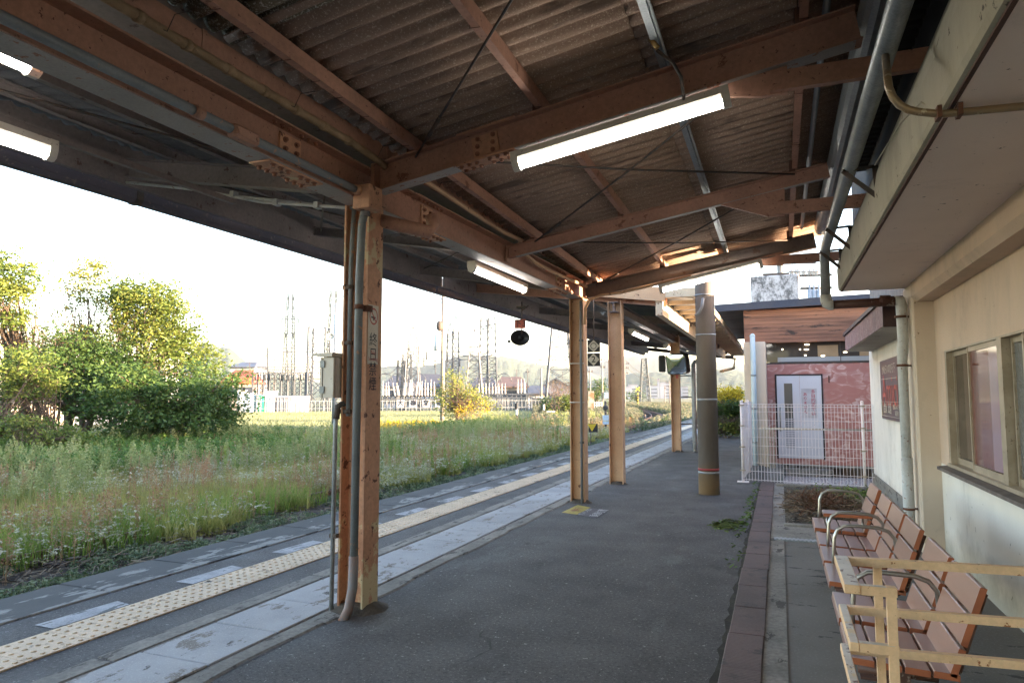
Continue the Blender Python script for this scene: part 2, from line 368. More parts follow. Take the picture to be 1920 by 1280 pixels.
# planting bed
b=MB(); n=40
vs=[];
for j in range(n+1):
    for i in range(n+1):
        x=0.02+1.42*i/n; yy=9.02+3.75*j/n
        e=min(i,n-i,j,n-j)/n
        z=.0+.05*min(1,e*8)+random.uniform(-.012,.014)+.10*math.exp(-((x-.45)**2/.12+(yy-9.9)**2/.35))
        vs.append((x,yy,z))
b.add(vs,[(j*(n+1)+i,j*(n+1)+i+1,(j+1)*(n+1)+i+1,(j+1)*(n+1)+i) for j in range(n) for i in range(n)],True)
m_bed=pm('planting_soil',(.07,.055,.04),(.035,.03,.022),5,.95,bump=1,bscale=22,bd=.03,spots=((.22,.19,.15),24,.62),spots2=((.05,.07,.02),6,.64))
b.build('planting_bed',m_bed,kind='structure')
def litter(name,n,x0,x1,y0,y1,z,cols,L,w,tall,**k):
    """dead stalks / twigs lying crosswise"""
    V=[];Fc=[];rn=[]
    x=np.random.normal((x0+x1)/2,(x1-x0)/4,n).clip(x0,x1); y=np.random.normal((y0+y1)/2,(y1-y0)/4,n).clip(y0,y1)
    a=np.random.uniform(0,6.28,n); l=L*np.random.uniform(.4,1.3,n); dz=np.random.uniform(-.2,.8,n)*tall; zz=z+np.random.uniform(0,1,n)**2*tall
    dx=np.cos(a)*l/2; dy=np.sin(a)*l/2
    nx=-np.sin(a)*w/2; ny=np.cos(a)*w/2
    p0=np.stack([x-dx-nx,y-dy-ny,zz],1);p1=np.stack([x-dx+nx,y-dy+ny,zz+w],1);p2=np.stack([x+dx+nx,y+dy+ny,zz+dz+w],1);p3=np.stack([x+dx-nx,y+dy-ny,zz+dz],1)
    V=np.stack([p0,p1,p2,p3],1).reshape(-1,3); Fq=np.arange(4*n).reshape(n,4); rn=np.repeat(np.random.rand(n),4)
    t=NT(name+'_mat'); at=t.node('ShaderNodeAttribute',attribute_name='rnd'); c=t.mix(at.outputs['Fac'],cols[0],cols[1]); m=t.out(c,.9)
    return npmesh(name,V,Fq,m,None,rn,**k)
litter('dead_stalks',1100,.05,1.0,9.1,11.0,.05,((.20,.15,.10),(.09,.055,.035)),.26,.006,.14,kind='stuff',label='heap of dry brown weed stalks in the planting bed beside the tile strip',cat='dead weeds')
litter('dead_stalks_rust',500,.15,.75,9.3,10.4,.08,((.15,.07,.04),(.08,.035,.02)),.14,.006,.17,kind='stuff',label='reddish brown curled dead weed clumps on top of the heap',cat='dead weeds')
litter('bed_weeds',500,.5,1.4,10.2,12.6,.05,((.10,.17,.03),(.16,.2,.05)),.05,.014,.04,kind='stuff',label='small bright green seedlings dotted over the planting bed',cat='weeds')
litter('seam_weeds',150,-.5,-.345,6.6,13,.0,((.10,.17,.03),(.05,.09,.02)),.05,.010,.04,kind='stuff',label='thin green weeds and moss in the seam beside the brown tile strip',cat='weeds')
litter('moss_patch',300,-.82,-.42,8.3,9.1,.0,((.09,.12,.02),(.05,.07,.02)),.07,.009,.012,kind='stuff',label='flat patch of yellowish moss on the asphalt near the tile strip',cat='moss')
# gravel yard between fence and pink building
b=MB(); n=60
vs=[(0+2.6*i/n-.9*(1 if 0 else 0),12.78+4.6*j/n,-.02-.31*max(0,(j/n-.06))+random.uniform(-.012,.012)) for j in range(n+1) for i in range(n+1)]
b.add(vs,[(j*(n+1)+i,j*(n+1)+i+1,(j+1)*(n+1)+i+1,(j+1)*(n+1)+i) for j in range(n) for i in range(n)],True)
m_grav=pm('gravel_base',(.30,.28,.29),(.18,.16,.17),12,.9,bump=1,bscale=30,bd=.03)
b.build('gravel_yard',m_grav,kind='structure')
b=MB(); b.box((-.38,12.86,-.3),(0.02,17.3,-.03)); b.build('yard_side_path',m_side,kind='structure')
b=MB(); b.bev((-.10,12.72,-.1),(1.46,12.84,.05),.012); b.build('bed_kerb',m_kerb,kind='structure')
# stones
N=9000; sx_=np.random.uniform(.02,2.5,N); sy_=12.86+np.random.rand(N)**1.3*4.3; r_=np.random.uniform(.016,.034,N)
base=np.array([[1,0,0],[-1,0,0],[0,1,0],[0,-1,0],[0,0,.7],[0,0,-.7]]); fo=np.array([[0,2,4],[2,1,4],[1,3,4],[3,0,4],[2,0,5],[1,2,5],[3,1,5],[0,3,5]])
A=np.random.uniform(0,6.28,N); ca,sa=np.cos(A),np.sin(A); bb=base[None]*(r_[:,None,None]*np.random.uniform(.6,1.2,(N,6,1)))
VX=bb[:,:,0]*ca[:,None]-bb[:,:,1]*sa[:,None]+sx_[:,None]; VY=bb[:,:,0]*sa[:,None]+bb[:,:,1]*ca[:,None]+sy_[:,None]; VZ=bb[:,:,2]+(-.02-.31*np.maximum(0,((sy_-12.78)/4.6-.06))+.012)[:,None]
t=NT('pale_stones'); at=t.node('ShaderNodeAttribute',attribute_name='rnd'); m_st=t.out(t.mix(at.outputs['Fac'],(.50,.47,.48),(.22,.19,.2)),.8)
npmesh('gravel_stones',np.stack([VX,VY,VZ],2).reshape(-1,3),(fo[None]+6*np.arange(N)[:,None,None]).reshape(-1,3),m_st,None,np.repeat(np.random.rand(N),6),kind='stuff',label='loose pale grey gravel stones behind the white mesh fence',cat='gravel')
# floor decal
m_dy=pm('decal_yellow',(.42,.33,.07),(.34,.27,.06),6,.7,spots=((.14,.13,.1),18,.63)); m_dg=pm('decal_grey',(.11,.10,.11),(.085,.075,.085),8,.7); m_dw=pm('decal_white',(.55,.55,.55),(.35,.35,.35),18,.7); m_dr=pm('decal_red',(.30,.04,.05),(.22,.03,.04),6,.7)
fs=thing('boarding_position_decal','worn yellow arrow and grey boarding position marker stuck to the asphalt before the second pillar','floor marking',(-2.5,9.1,0))
dc=[gz(1097,945),gz(1140,961),gz(1113,973),gz(1073,961)]
o0=gz(1055,959)
b=MB(); b.add([gz(1053,960,.004),gz(1082,964,.004),gz(1108,951,.004),gz(1083,946,.004)],[(0,1,2,3)]); b.build('arrow',m_dy,fs)
q=[gz(1082,964,.004),gz(1116,971,.004),gz(1138,957,.004),gz(1106,951,.004)]
b=MB(); b.add(q,[(0,1,2,3)]); b.build('backing',m_dg,fs)
q2=[p+Vector((0,0,.003)) for p in q]
rr=(q2[2]-q2[1]).normalized(); uu=Vector((-rr.y,rr.x,0))
cen=sum(q2,Vector())/4
b=MB(); b.text('乗車位置',.15,cen-uu*.10,rr,uu,ext=0); b.text('ワンマン列車',.085,cen+uu*.09,rr,uu,ext=0); b.build('lettering',m_dw,fs)
c2=sum([gz(1053,960,.006),gz(1082,964,.006),gz(1108,951,.006),gz(1083,946,.006)],Vector())/4
b=MB(); b.text('優先',.13,c2,rr,uu,ext=0); b.build('arrow_lettering',m_dr,fs)
# =============== CANOPIES
def zR(x,y=4.4): return 3.42+.165*(x+2.85)-.026*(y-4.4)       # underside of the right roof sheet of the near canopy
def zL(x,y=0): return 3.37+.175*(-2.95-x)
def corr(name,x0,x1,y0,y1,zf,mat,parent,pitch=.13,amp=.024,seg=8,lap=None,slope=0):
    """corrugated sheet, waves run along x; laid in rows that overlap"""
    rows=lap or [x0,x1]
    n=int((y1-y0)/pitch*seg); ys=y0+(y1-y0)*np.arange(n+1)/n
    V=[];Fc=[]
    for k in range(len(rows)-1):
        xa,xb=rows[k],rows[k+1]+(.12 if k<len(rows)-2 else 0)
        dz=-.010*k if slope>=0 else .010*k
        b=len(V)
        jit=random.uniform(-.01,.01)
        for lay in (0,.009):
            for x in (xa,xb):
                for y in ys: V.append((x,y,zf(x,y)+2*amp*(1-abs(math.sin(math.pi*(y+jit)/pitch))**.8)+lay-dz))
        m=n+1
        for i in range(n):
            Fc+= [(b+i,b+i+1,b+m+i+1,b+m+i),(b+2*m+i,b+3*m+i,b+3*m+i+1,b+2*m+i+1),(b+i,b+2*m+i,b+2*m+i+1,b+i+1),(b+m+i,b+m+i+1,b+3*m+i+1,b+3*m+i)]
    o=MB(); o.v=V;o.f=Fc;o.sm=[True]*len(Fc); return o.build(name,mat,parent)
def bolts(b,pts,nrm,r=.016,h=.018):
    for p in pts:
        p=Vector(p);n=Vector(nrm); b.cyl(p,p+n*.005,r*1.5,10); b.cyl(p,p+n*h,r,6)
can=thing('platform_canopy','rusty brown steel canopy with corrugated slate roof over the near platform','canopy',(-2.93,4.38,0))
YS,YE=-7.5,10.15; YR=10.62
# roof sheets
corr('roof_sheet',-2.79,.70,2.75,YR,zR,m_slate,can,lap=[-2.92,-.9,.70])
corr('roof_sheet',-2.79,.70,YS,2.10,zR,m_slate,can,lap=[-2.92,-.9,.70])
corr('translucent_sheet',-2.79,-.72,2.03,2.82,zR,m_slate2,can)
corr('roof_sheet',-.75,.70,2.08,2.77,zR,m_slate,can)
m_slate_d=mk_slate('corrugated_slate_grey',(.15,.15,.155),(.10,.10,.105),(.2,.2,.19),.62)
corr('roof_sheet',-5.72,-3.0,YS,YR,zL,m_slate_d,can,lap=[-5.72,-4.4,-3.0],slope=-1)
def hpillar(parent,x,y,zt,mat,d=.10,fl=.10,zb=0,mat2=None):
    b=MB()
    for sgn in (-1,1): b.bar((x+sgn*d,y,zb),(x+sgn*d,y,zt),.014,2*fl,up=(0,1,0))
    b.bar((x,y,zb),(x,y,zt),2*d-.014,.010,up=(0,1,0))
    return b.build('pillar',mat,parent)
hpillar(can,-2.93,4.38,3.02,m_paint_l)
GX=lambda y:-2.93+max(0,y-4.38)*.0275
hpillar(can,GX(9.83),9.83,3.02,m_tan)
hpillar(can,-2.93,-1.07,3.02,m_paint_l)
# mortar collars at the pillar feet
m_fo=pm('footing_mortar',(.10,.085,.07),(.06,.05,.04),9,.95,bump=1,bscale=30,bd=.02)
def footing(x,y,r,parent):
    b=MB(); n=14; ring=[(x+r*1.25*math.cos(a)*random.uniform(.85,1.15),y+r*1.1*math.sin(a)*random.uniform(.85,1.15),.012) for a in [2*math.pi*i/n for i in range(n)]]
    ring2=[(x+(p[0]-x)*.6,y+(p[1]-y)*.6,.045) for p in ring]
    b.add(ring+ring2,[(i,(i+1)%n,n+(i+1)%n,n+i) for i in range(n)]+[tuple(range(n,2*n))]); b.add([(p[0]+(p[0]-x)*.25,p[1]+(p[1]-y)*.25,-.01) for p in ring]+ring,[(i,(i+1)%n,n+(i+1)%n,n+i) for i in range(n)]); b.build('footing',m_fo,parent)
footing(-2.93,4.38,.16,can); footing(GX(9.83),9.83,.13,can)
# girder
b=MB(); b.ibeam((-2.93,YS,3.13),(-2.93,4.38,3.13),.20,.27,.012); b.ibeam((-2.93,4.38,3.13),(GX(10.05),10.05,3.13),.20,.268,.012); b.build('girder',m_paint,can)
b=MB(); b.box((-3.02,YS,2.990),(-2.84,4.28,2.9945)); b.bar((GX(4.48),4.48,2.9925),(GX(9.7),9.7,2.9925),.18,.005); b.build('girder_flange_underside',m_flange,can)  # thin sheets under the flange carry the painted sky-light grey
b=MB()
for yc in (3.5,5.3,8.9):
    g_=GX(yc)+2.93; b.box((-3.01+g_,yc-.26,2.978),(-2.85+g_,yc+.26,2.989)); b.box((-2.925+g_,yc-.1,3.03),(-2.912+g_,yc+.1,3.23)); b.box((-3.01+g_,yc-.26,3.266),(-2.85+g_,yc+.26,3.277))
b.build('splice_plate',m_paint_l,can)
b=MB()
for yc in (3.5,5.3,8.9):
    g_=GX(yc)
    bolts(b,[(g_+sx*.055,yc+dy,2.978) for sx in (-1,1) for dy in (-.2,-.13,-.06,.06,.13,.2)],(0,0,-1),.013,.022)
    bolts(b,[(g_+.018,yc+dy,zz) for dy in (-.055,.055) for zz in (3.07,3.13,3.19)],(1,0,0),.013,.02)
    bolts(b,[(g_+sx*.06,yc+dy,3.253) for sx in (-1,1) for dy in (-.2,-.13,-.06,.06,.13,.2)],(0,0,-1),.012,.02)
b.build('bolt_group',m_bolt,can)
m_dkbrown=pm('dark_grey_brown',(.19,.145,.12),(.14,.105,.09),1.5,.65,bump=.2,bscale=25,spots=((.10,.05,.03),9,.68),grain=.12)  # darker grey-brown, used on the third rafter alone
# rafters right
def rafR(y,dep,w,mat,haunch=False,xe=.50,x0=-2.82):
    b=MB(); off=.095+dep/2
    b.ibeam((x0,y,zR(x0,y)-off-.02),(xe,y,zR(xe,y)-off-.02),w,dep,.010); return b.build('rafter',mat,can)
def botR(x,dep,y=4.4): return zR(x,y)-.115-dep
rafR(4.4,.215,.125,m_paint); rafR(7.1,.14,.07,m_paint); rafR(9.83,.20,.10,m_dkbrown,x0=-2.66); rafR(1.67,.12,.07,m_paint); rafR(-1.07,.215,.125,m_paint)
b=MB(); b.bar((-2.80,4.4,botR(-2.8,.215)-.003),(-2.12,4.4,botR(-2.12,.215)-.003),.12,.004); b.bar((-1.70,4.4,botR(-1.7,.215)-.003),(.48,4.4,botR(.48,.215)-.003),.12,.004)
b.bar((-2.72,7.1,botR(-2.72,.14,7.1)-.003),(.45,7.1,botR(.45,.14,7.1)-.003),.066,.004); b.build('rafter_flange_underside',m_flange,can)
b=MB(); sl=math.atan(.165)
b.bar((-2.13,4.4,botR(-2.13,.215)-.006),(-1.68,4.4,botR(-1.68,.215)-.006),.13,.012)
b.bar((-2.02,4.394,zR(-2.02)-.222),(-1.82,4.394,zR(-1.82)-.222),.026,.15,up=(0,0,1)); b.bar((-2.13,4.4,zR(-2.13)-.108),(-1.68,4.4,zR(-1.68)-.108),.13,.012)
b.build('splice_plate',m_paint_l,can)
b=MB()
bolts(b,[(-1.905+dx,4.4+sy*.04,botR(-1.905+dx,.215)-.012) for dx in (-.19,-.13,-.07,.03,.09,.15,.20) for sy in (-1,1)],(0,0,-1),.013,.02)
bolts(b,[(-1.92+dx,4.381,zR(-1.92+dx)-.222+dz) for dx in (-.06,.06) for dz in (-.055,0,.055)],(0,-1,0),.012,.018)
b.build('bolt_group',m_bolt,can)
# haunch between girder and rafter / end plates / gussets
b=MB(); b.box((-2.83,4.31,3.0),(-2.80,4.49,3.30)); b.box((-2.68,9.75,3.0),(-2.655,9.91,3.24)); b.box((-2.83,7.04,3.06),(-2.815,7.16,3.22)); b.box((-3.06,4.31,3.0),(-3.03,4.49,3.26)); b.build('end_plate',m_paint,can)
# struts to the station building
for yy in (4.4,7.1,9.83):
    b=MB(); zb=3.47 if yy<5 else 3.38
    d={4.4:.215,7.1:.14,9.83:.20}[yy]
    x0=-.55
    b.add([(x0,yy-.02,botR(x0,d,yy)+.02),(.10,yy-.02,botR(.10,d,yy)+.05),(.10,yy-.02,zb-.07),(-.05,yy-.02,zb-.07),
           (x0,yy+.012,botR(x0,d,yy)+.02),(.10,yy+.012,botR(.10,d,yy)+.05),(.10,yy+.012,zb-.07),(-.05,yy+.012,zb-.07)],[(0,3,2,1),(4,5,6,7),(0,4,7,3),(3,7,6,2),(2,6,5,1),(1,5,4,0)])
    b.chan((.0,yy-.03,zb),(.93,yy-.03,zb),.05,.12,.008,side=1); bolts(b,[(.05,yy-.056,zb),(.12,yy-.056,zb)],(0,-1,0),.016,.012)
    b.build('strut',m_paint,can)
# left rafters
for yy,dp in ((4.4,.17),(7.1,.11),(9.83,.15),(1.67,.11),(-1.07,.17)):
    b=MB(); xa,xb=-3.04,-5.52
    b.ibeam((xa,yy,zL(xa)-.11-dp/2),(xb,yy,zL(xb)-.11-dp/2),.10,dp,.010); b.build('rafter',m_greyp,can)
# purlins
def purlin(x,zf,mat,w=.05,h=.095,side=1,y0=YS+.1,y1=YE-.02):
    b=MB(); b.chan((x,y0,zf(x,y0)-h/2-.004),(x,y1,zf(x,y1)-h/2-.004),w,h,.006,side=side); return b.build('purlin',mat,can)
purlin(-2.5,zR,m_paint); purlin(-1.5,zR,m_paint); purlin(-.65,zR,m_gal,.045,.08); purlin(.2,zR,m_paint)
for x in (-3.45,-4.2,-4.9): purlin(x,zL,m_greyp,side=-1)
# cleats
b=MB()
for yy in (4.4,7.1,9.83,1.67):
    for x in (-2.5,-1.5,.2): b.box((x-.05,yy-.045,zR(x,yy)-.118),(x+.005,yy+.035,zR(x,yy)-.01))
b.build('purlin_cleat',m_rustm,can)
# hook bolts on the first purlin
b=MB()
for x in (-2.5,-1.5,.2):
    y=1.2
    while y<10:
        z=zR(x,y); b.tube([(x-.032,y,z+.03),(x-.034,y,z-.105),(x+.030,y,z-.11)],.0028,4); y+=.26+random.uniform(-.05,.05) if x==-2.5 else 1.04
b.build('hook_bolt',m_rustm,can)
# bracing rods
b=MB()
for (xa,ya,xb,yb) in ((-2.5,4.4,.2,1.67),(-2.5,7.1,.2,4.4),(-2.5,4.4,.2,7.1),(-2.5,9.83,.2,7.1),(-2.5,7.1,.2,9.83)):
    b.tube([(xa,ya,zR(xa,ya)-.14),((xa+xb)/2,(ya+yb)/2,zR((xa+xb)/2,(ya+yb)/2)-.165),(xb,yb,zR(xb,yb)-.14)],.009,6)
    dx,dy=(xb-xa),(yb-ya); f=.16
    b.tube([(xa+dx*f*.5,ya+dy*f*.5,zR(xa+dx*f*.5,ya+dy*f*.5)-.147),(xa+dx*f,ya+dy*f,zR(xa+dx*f,ya+dy*f)-.152)],.016,6)
for (xa,ya,xb,yb) in ((-3.3,4.4,-5.4,7.1),(-3.3,7.1,-5.4,9.83),(-3.3,4.4,-5.4,1.67),(-5.4,4.4,-3.3,7.1)):
    b.tube([(xa,ya,zL(xa)-.16),(xb,yb,zL(xb)-.16)],.009,6)
b.build('brace_rod',m_iron,can)
# valley gutter
b=MB(); b.box((-3.10,YS,3.335),(-2.765,YE+.02,3.338)); b.box((-2.768,YS,3.339),(-2.762,3.6,3.58)); b.box((-2.768,3.6,3.339),(-2.762,YE+.02,3.47)); b.box((-3.104,YS,3.335),(-3.10,YE+.02,3.42)); b.build('valley_gutter',m_greyp,can)
b=MB()
b.box((-2.761,YS,3.337),(-2.752,YE,3.455))
y=-1.0
while y<10:
    b.box((-2.752,y,3.333),(-2.748,y+.03,3.46)); y+=1.8
b.build('gutter_side',m_paint,can)
b=MB()
y=1.4
while y<10: b.tube([(-2.757,y,3.33),(-2.70,y+.01,3.30),(-2.66,y+.015,3.38),(-2.56,y+.02,3.38)],.003,4); y+=.93
b.build('gutter_hanger',m_iron,can)
# track-side edge: channel and gutter
b=MB(); b.chan((-5.50,YS,3.585),(-5.50,YR,3.585),.06,.25,.008,side=1); b.box((-5.545,YS,3.695),(-5.53,YR,3.865)); b.build('edge_channel',m_greyp,can)
m_fasc=pm('weathered_dark_gutter',(.10,.085,.10),(.075,.07,.09),1.5,.7,bump=.3,bscale=20,spots=((.18,.15,.14),20,.68))
y=YS; seg=[YS,-2.8,0.2,4.62,8.83,YR]
for k in range(len(seg)-1):
    b=MB(); b.prof((-5.64,seg[k]+(.02 if k else 0),3.45),(-5.64,seg[k+1],3.45),[(-.075,.10),(-.075,-.04),(-.05,-.085),(.03,-.085),(.06,-.05),(.06,.06),(.055,.06),(.055,-.045),(.03,-.078),(-.048,-.078),(-.068,-.038),(-.068,.10)])
    b.build('eaves_gutter',m_fasc,can)
b=MB()
for yy in seg[1:-1]: b.prof((-5.64,yy-.04,3.45),(-5.64,yy+.03,3.45),[(-.082,.10),(-.082,-.045),(-.054,-.093),(.036,-.093),(.067,-.055),(.067,.06),(.060,.06),(.060,-.05),(.033,-.086),(-.051,-.086),(-.076,-.041),(-.076,.10)])
b.build('gutter_joint',m_iron,can)
# right eaves gutter
b=MB(); b.prof((.575,YS,3.78),(.575,9.9,3.78),[(-.075,.06)]+[(-.075*math.cos(a),-.085*math.sin(a)) for a in np.linspace(0.1,math.pi-.1,7)]+[(.075,.06),(.070,.06)]+[(.070*math.cos(a),-.080*math.sin(a)) for a in np.linspace(.1,math.pi-.1,7)]+[(-.070,.06)]); b.build('eaves_gutter',m_gal,can)
b=MB(); b.tube([(.33,YS,zR(.33,YS)-.06),(.33,9.6,zR(.33,9.6)-.06)],.022,10); b.build('eaves_pipe',m_gal,can)
b=MB(); b.tube([(-.615,YS+1,zR(-.65,YS+1)-.07),(-.615,9.7,zR(-.65,9.7)-.07)],.011,8); b.build('purlin_conduit',m_gal,can)
# ---- pipes and boxes on the pillar and girder
p=thing('girder_conduit','long grey painted conduit clipped along the lower flange of the near girder','conduit',(-2.80,2,3.0))
b=MB(); b.tube([(-2.795,-3,3.028),(-2.795,4.12,3.028)],.026,12); b.build('tube',m_pipe,p)
b=MB(); b.tube([(-2.795,2.60,3.028),(-2.795,2.66,3.028)],.033,12); b.bev((-2.835,2.86,2.985),(-2.757,3.06,3.06),.015); bolts(b,[(-2.757,2.89,3.02),(-2.757,3.03,3.02)],(1,0,0),.008,.006); b.build('conduit_fitting',m_paint,p)
b=MB(); b.bev((-2.845,4.10,2.90),(-2.70,4.27,3.075),.006); b.tube([(-2.795,4.05,3.028),(-2.795,4.11,3.028)],.034,12); tag(b.build('junction_box',m_paint_l),'small rust-streaked square box at the top of the near pillar','junction box')
p=thing('pillar_downpipe','thick grey conduit running down the near pillar to the asphalt','pipe',(-2.80,4.25,0))
b=MB(); b.tube([(-2.80,4.20,2.91),(-2.83,4.205,2.82),(-2.845,4.205,2.4),(-2.85,4.205,.42)],.029,14); b.build('tube',m_pipe,p)
b=MB(); b.tube([(-2.85,4.205,.42),(-2.852,4.20,.20),(-2.862,4.17,.06),(-2.88,4.12,-.02)],.034,14); b.tube([(-2.80,4.20,2.91),(-2.804,4.203,2.87)],.036,12); b.build('rusted_foot',pm('rust_streaked_pipe',(.20,.13,.11),(.17,.17,.18),7,.6,spots=((.3,.15,.09),14,.64)),p)
b=MB(); b.tube([(-2.846,4.205,2.18),(-2.846,4.205,2.215)],.035,12); b.box((-2.84,4.24,2.17),(-2.795,4.31,2.215)); bolts(b,[(-2.795,4.27,2.195)],(1,0,0),.012,.012); b.build('pipe_clamp',m_rustm,p)
p=thing('recess_conduit','thinner grey conduit inside the web recess of the near pillar','conduit',(-2.97,4.3,1.3))
b=MB(); b.tube([(-2.985,4.33,3.0),(-2.985,4.31,2.75),(-2.985,4.30,2.5),(-2.985,4.30,1.40)],.019,10); b.build('tube',m_pipe,p)
b=MB()
for z in (2.35,1.93,1.42): b.tube([(-2.985,4.30,z),(-2.985,4.30,z+.03)],.025,10); b.box((-3.05,4.285,z),(-2.96,4.30,z+.03))
b.build('clamp',m_iron,p)
p=thing('edge_conduit','slim grey conduit on the outer left edge of the near pillar below the control box','conduit',(-3.06,4.3,0))
b=MB(); b.tube([(-3.062,4.26,1.42),(-3.065,4.255,1.3),(-3.065,4.25,-.02)],.017,10); b.build('tube',m_gal,p)
b=MB(); b.box((-3.09,4.24,.52),(-3.03,4.28,.55)); b.tube([(-3.02,4.30,1.5),(-3.06,4.27,1.47),(-3.062,4.26,1.38)],.024,8); b.build('clamp',m_iron,p)
p=thing('control_box','beige metal control box with hinges on the track side of the near pillar','control box',(-3.1,4.3,1.5))
b=MB(); b.bev((-3.175,4.20,1.535),(-3.05,4.42,1.835),.004); b.build('housing',m_white,p)
b=MB(); b.add([(-3.22,4.17,1.845),(-3.045,4.17,1.838),(-3.045,4.45,1.838),(-3.22,4.45,1.845),(-3.22,4.17,1.862),(-3.045,4.17,1.868),(-3.045,4.45,1.868),(-3.22,4.45,1.862)],[(3,2,1,0),(4,5,6,7),(0,1,5,4),(1,2,6,5),(2,3,7,6),(3,0,4,7)]); b.build('lid',m_white,p)
b=MB(); b.box((-3.150,4.196,1.54),(-3.146,4.2,1.83)); b.build('door_gap',m_black,p)
for z in (1.57,1.76):
    b=MB(); b.box((-3.168,4.190,z),(-3.128,4.199,z+.05)); b.build('hinge',m_gal,p)
p=thing('drain_elbow','short thick brown drain pipe from the girder into the near pillar','pipe',(-2.7,4.6,2.8))
b=MB(); e=gy(805,435,4.78); b.tube([(-2.84,4.46,2.90),(e.x,e.y,e.z),(e.x+.02,e.y+.03,e.z+.06),(e.x,e.y+.03,3.0)],.052,14); b.build('tube',m_paint,p)
# rope wrapped cable
p=thing('wrapped_cable','thick cable bound with pale cord under the valley gutter','cable',(-2.7,3,3.3))
b=MB(); b.tube([(-2.745,-2,3.318),(-2.742,3.9,3.318),(-2.735,4.2,3.30),(-2.73,4.35,3.28)],.026,12); b.build('cable',m_rope,p)
b=MB(); y=.8
while y<4.1: b.tube([(-2.743,y,3.318),(-2.743,y+.035,3.318)],.031,12); y+=.28
b.build('cord_binding',m_rope,p)
p=thing('sagging_conduit','tan painted conduit sagging along the gutter between the first and second pillars','conduit',(-2.7,7,3.3))
b=MB()
b.tube([(-2.70,4.55,3.34),(-2.69,5.2,3.32),(-2.68,6.0,3.29),(-2.66,6.6,3.27),(-2.62,7.0,3.27)],.022,10); b.tube([(-2.72,7.2,3.3),(-2.76,7.5,3.22),(-2.73,7.9,3.16),(-2.69,8.6,3.15),(-2.66,9.4,3.17),(-2.62,9.75,3.16)],.022,10); b.build('tube',m_tan,p)
# cable rail and conduit on the left side
p=thing('lamp_rail','grey slotted metal rail running under the track side rafters','rail',(-4.19,3,3.16))
b=MB(); b.chan((-4.19,-3,3.16),(-4.19,gx(440,375,-4.19).y,3.16),.04,.04,.004); b.build('channel',m_greyp,p)
b=MB(); b.tube([(-5.45,4.36,3.475),(-4.6,4.36,3.31),(-3.9,4.36,3.13),(-3.2,4.36,3.02),(-3.0,4.33,2.98)],.013,8); b.tube([(-4.4,4.45,3.27),(-3.2,4.46,3.04)],.012,8)
for x,z in ((-4.2,3.22),(-3.75,3.105),(-3.35,3.04)): b.box((x-.02,4.33,z-.02),(x+.02,4.39,z+.03))
tag(b.build('rafter_conduit',m_pipew),'pale conduit clipped under the left rafter beside the near pillar','conduit')
p=thing('elbow_conduit','orange tinted conduit bending from the third rafter down the second pillar','conduit',(-2.8,9.7,0))
b=MB(); b.tube([(-1.1,9.70,3.22),(-2.1,9.71,3.04),(-2.40,9.72,3.02),(-2.57,9.72,2.96),(-2.635,9.715,2.84),(-2.645,9.71,2.6)],.02,10); b.build('bend',m_tan,p)
b=MB(); b.tube([(-2.70,9.705,2.95),(-2.705,9.70,2.5),(-2.705,9.70,.0)],.019,10); b.build('tube',m_pipe,p)
b=MB()
for z in (2.35,.86): b.box((-2.73,9.69,z),(-2.675,9.73,z+.03))
b.build('clamp',m_iron,p)
b=MB(); b.box((-2.895,9.722,2.02),(-2.665,9.728,2.035)); b.box((-2.895,9.722,1.45),(-2.665,9.728,1.465)); b.build('band',m_white,p)
# ---- fluorescent lamps
def lamp(name_label,p,q,down=(0,0,-1),hangers=True,group='fluorescent lamps under the canopies',w=.085):
    p=Vector(p);q=Vector(q); t=thing('fluorescent_lamp',name_label,'lamp',tuple((p+q)/2),group)
    d=(q-p).normalized(); dn=Vector(down); side=d.cross(dn).normalized(); dn=side.cross(d).normalized()*(1 if (side.cross(d)).dot(dn)>0 else -1)
    b=MB(); b.prof(p,q,[(-w*.55,.03),(-w*.55,-.012),(-w*.3,-.035),(w*.3,-.035),(w*.55,-.012),(w*.55,.03)],up=tuple(-dn)); b.build('housing',m_white,t)
    for s,e in ((p,d),(q,-d)):
        b=MB(); b.prof(s-e*.004,s+e*.045,[(-w*.57,.032),(-w*.57,-.03),(-w*.42,-.075),(-w*.15,-.095),(w*.15,-.095),(w*.42,-.075),(w*.57,-.03),(w*.57,.032)],up=tuple(-dn)); b.build('end_cap',m_white,t)
    b=MB(); c=dn*.055; b.tube([p+c+d*.04,q+c-d*.04],.031,14); b.build('tube',m_tube,t)
    return t
pa=gy(962,306,4.27); pb=gy(1366,182,4.27)
lamp('long lit fluorescent lamp fixed across under the big rafter right of the near pillar',pa+Vector((0,0,.03)),pb+Vector((0,0,.03)))
lamp('lit fluorescent lamp cut by the left frame edge, upper one beside the near girder',(-3.13,.74,3.09),(-3.13,2.02,3.09))
lamp('lit fluorescent lamp cut by the left frame edge, lower one on the grey rail',(-4.19,1.52,3.10),(-4.19,2.83,3.10))
lamp('lit fluorescent lamp under the girder between the near and second pillars',(-3.06,6.62,2.97),(-3.06,8.28,2.97))
pa=gy(1236,541,9.66); pb=gy(1428,492,9.66)
lamp('fluorescent lamp across the third rafter, seen against the bright sky gap',pa+Vector((0,0,.02)),pb+Vector((0,0,.02)))
# wiring of the big lamp
p=thing('lamp_drop_conduit','dark flexible conduit curving from a brass fitting down to the long lamp','conduit',(-.6,4.2,3.4))
b=MB(); a=gy(1232,95,4.1); e=gy(1283,195,4.25); b.tube([a,gy(1262,118,4.1),gy(1277,145,4.15),gy(1281,175,4.2),e],.011,8); b.build('flex',m_iron,p)
b=MB(); b.tube([gy(1220,74,4.05),gy(1233,90,4.05)],.016,8); b.build('fitting',pm('brass',(.55,.36,.14),None,5,.35,.9),p)
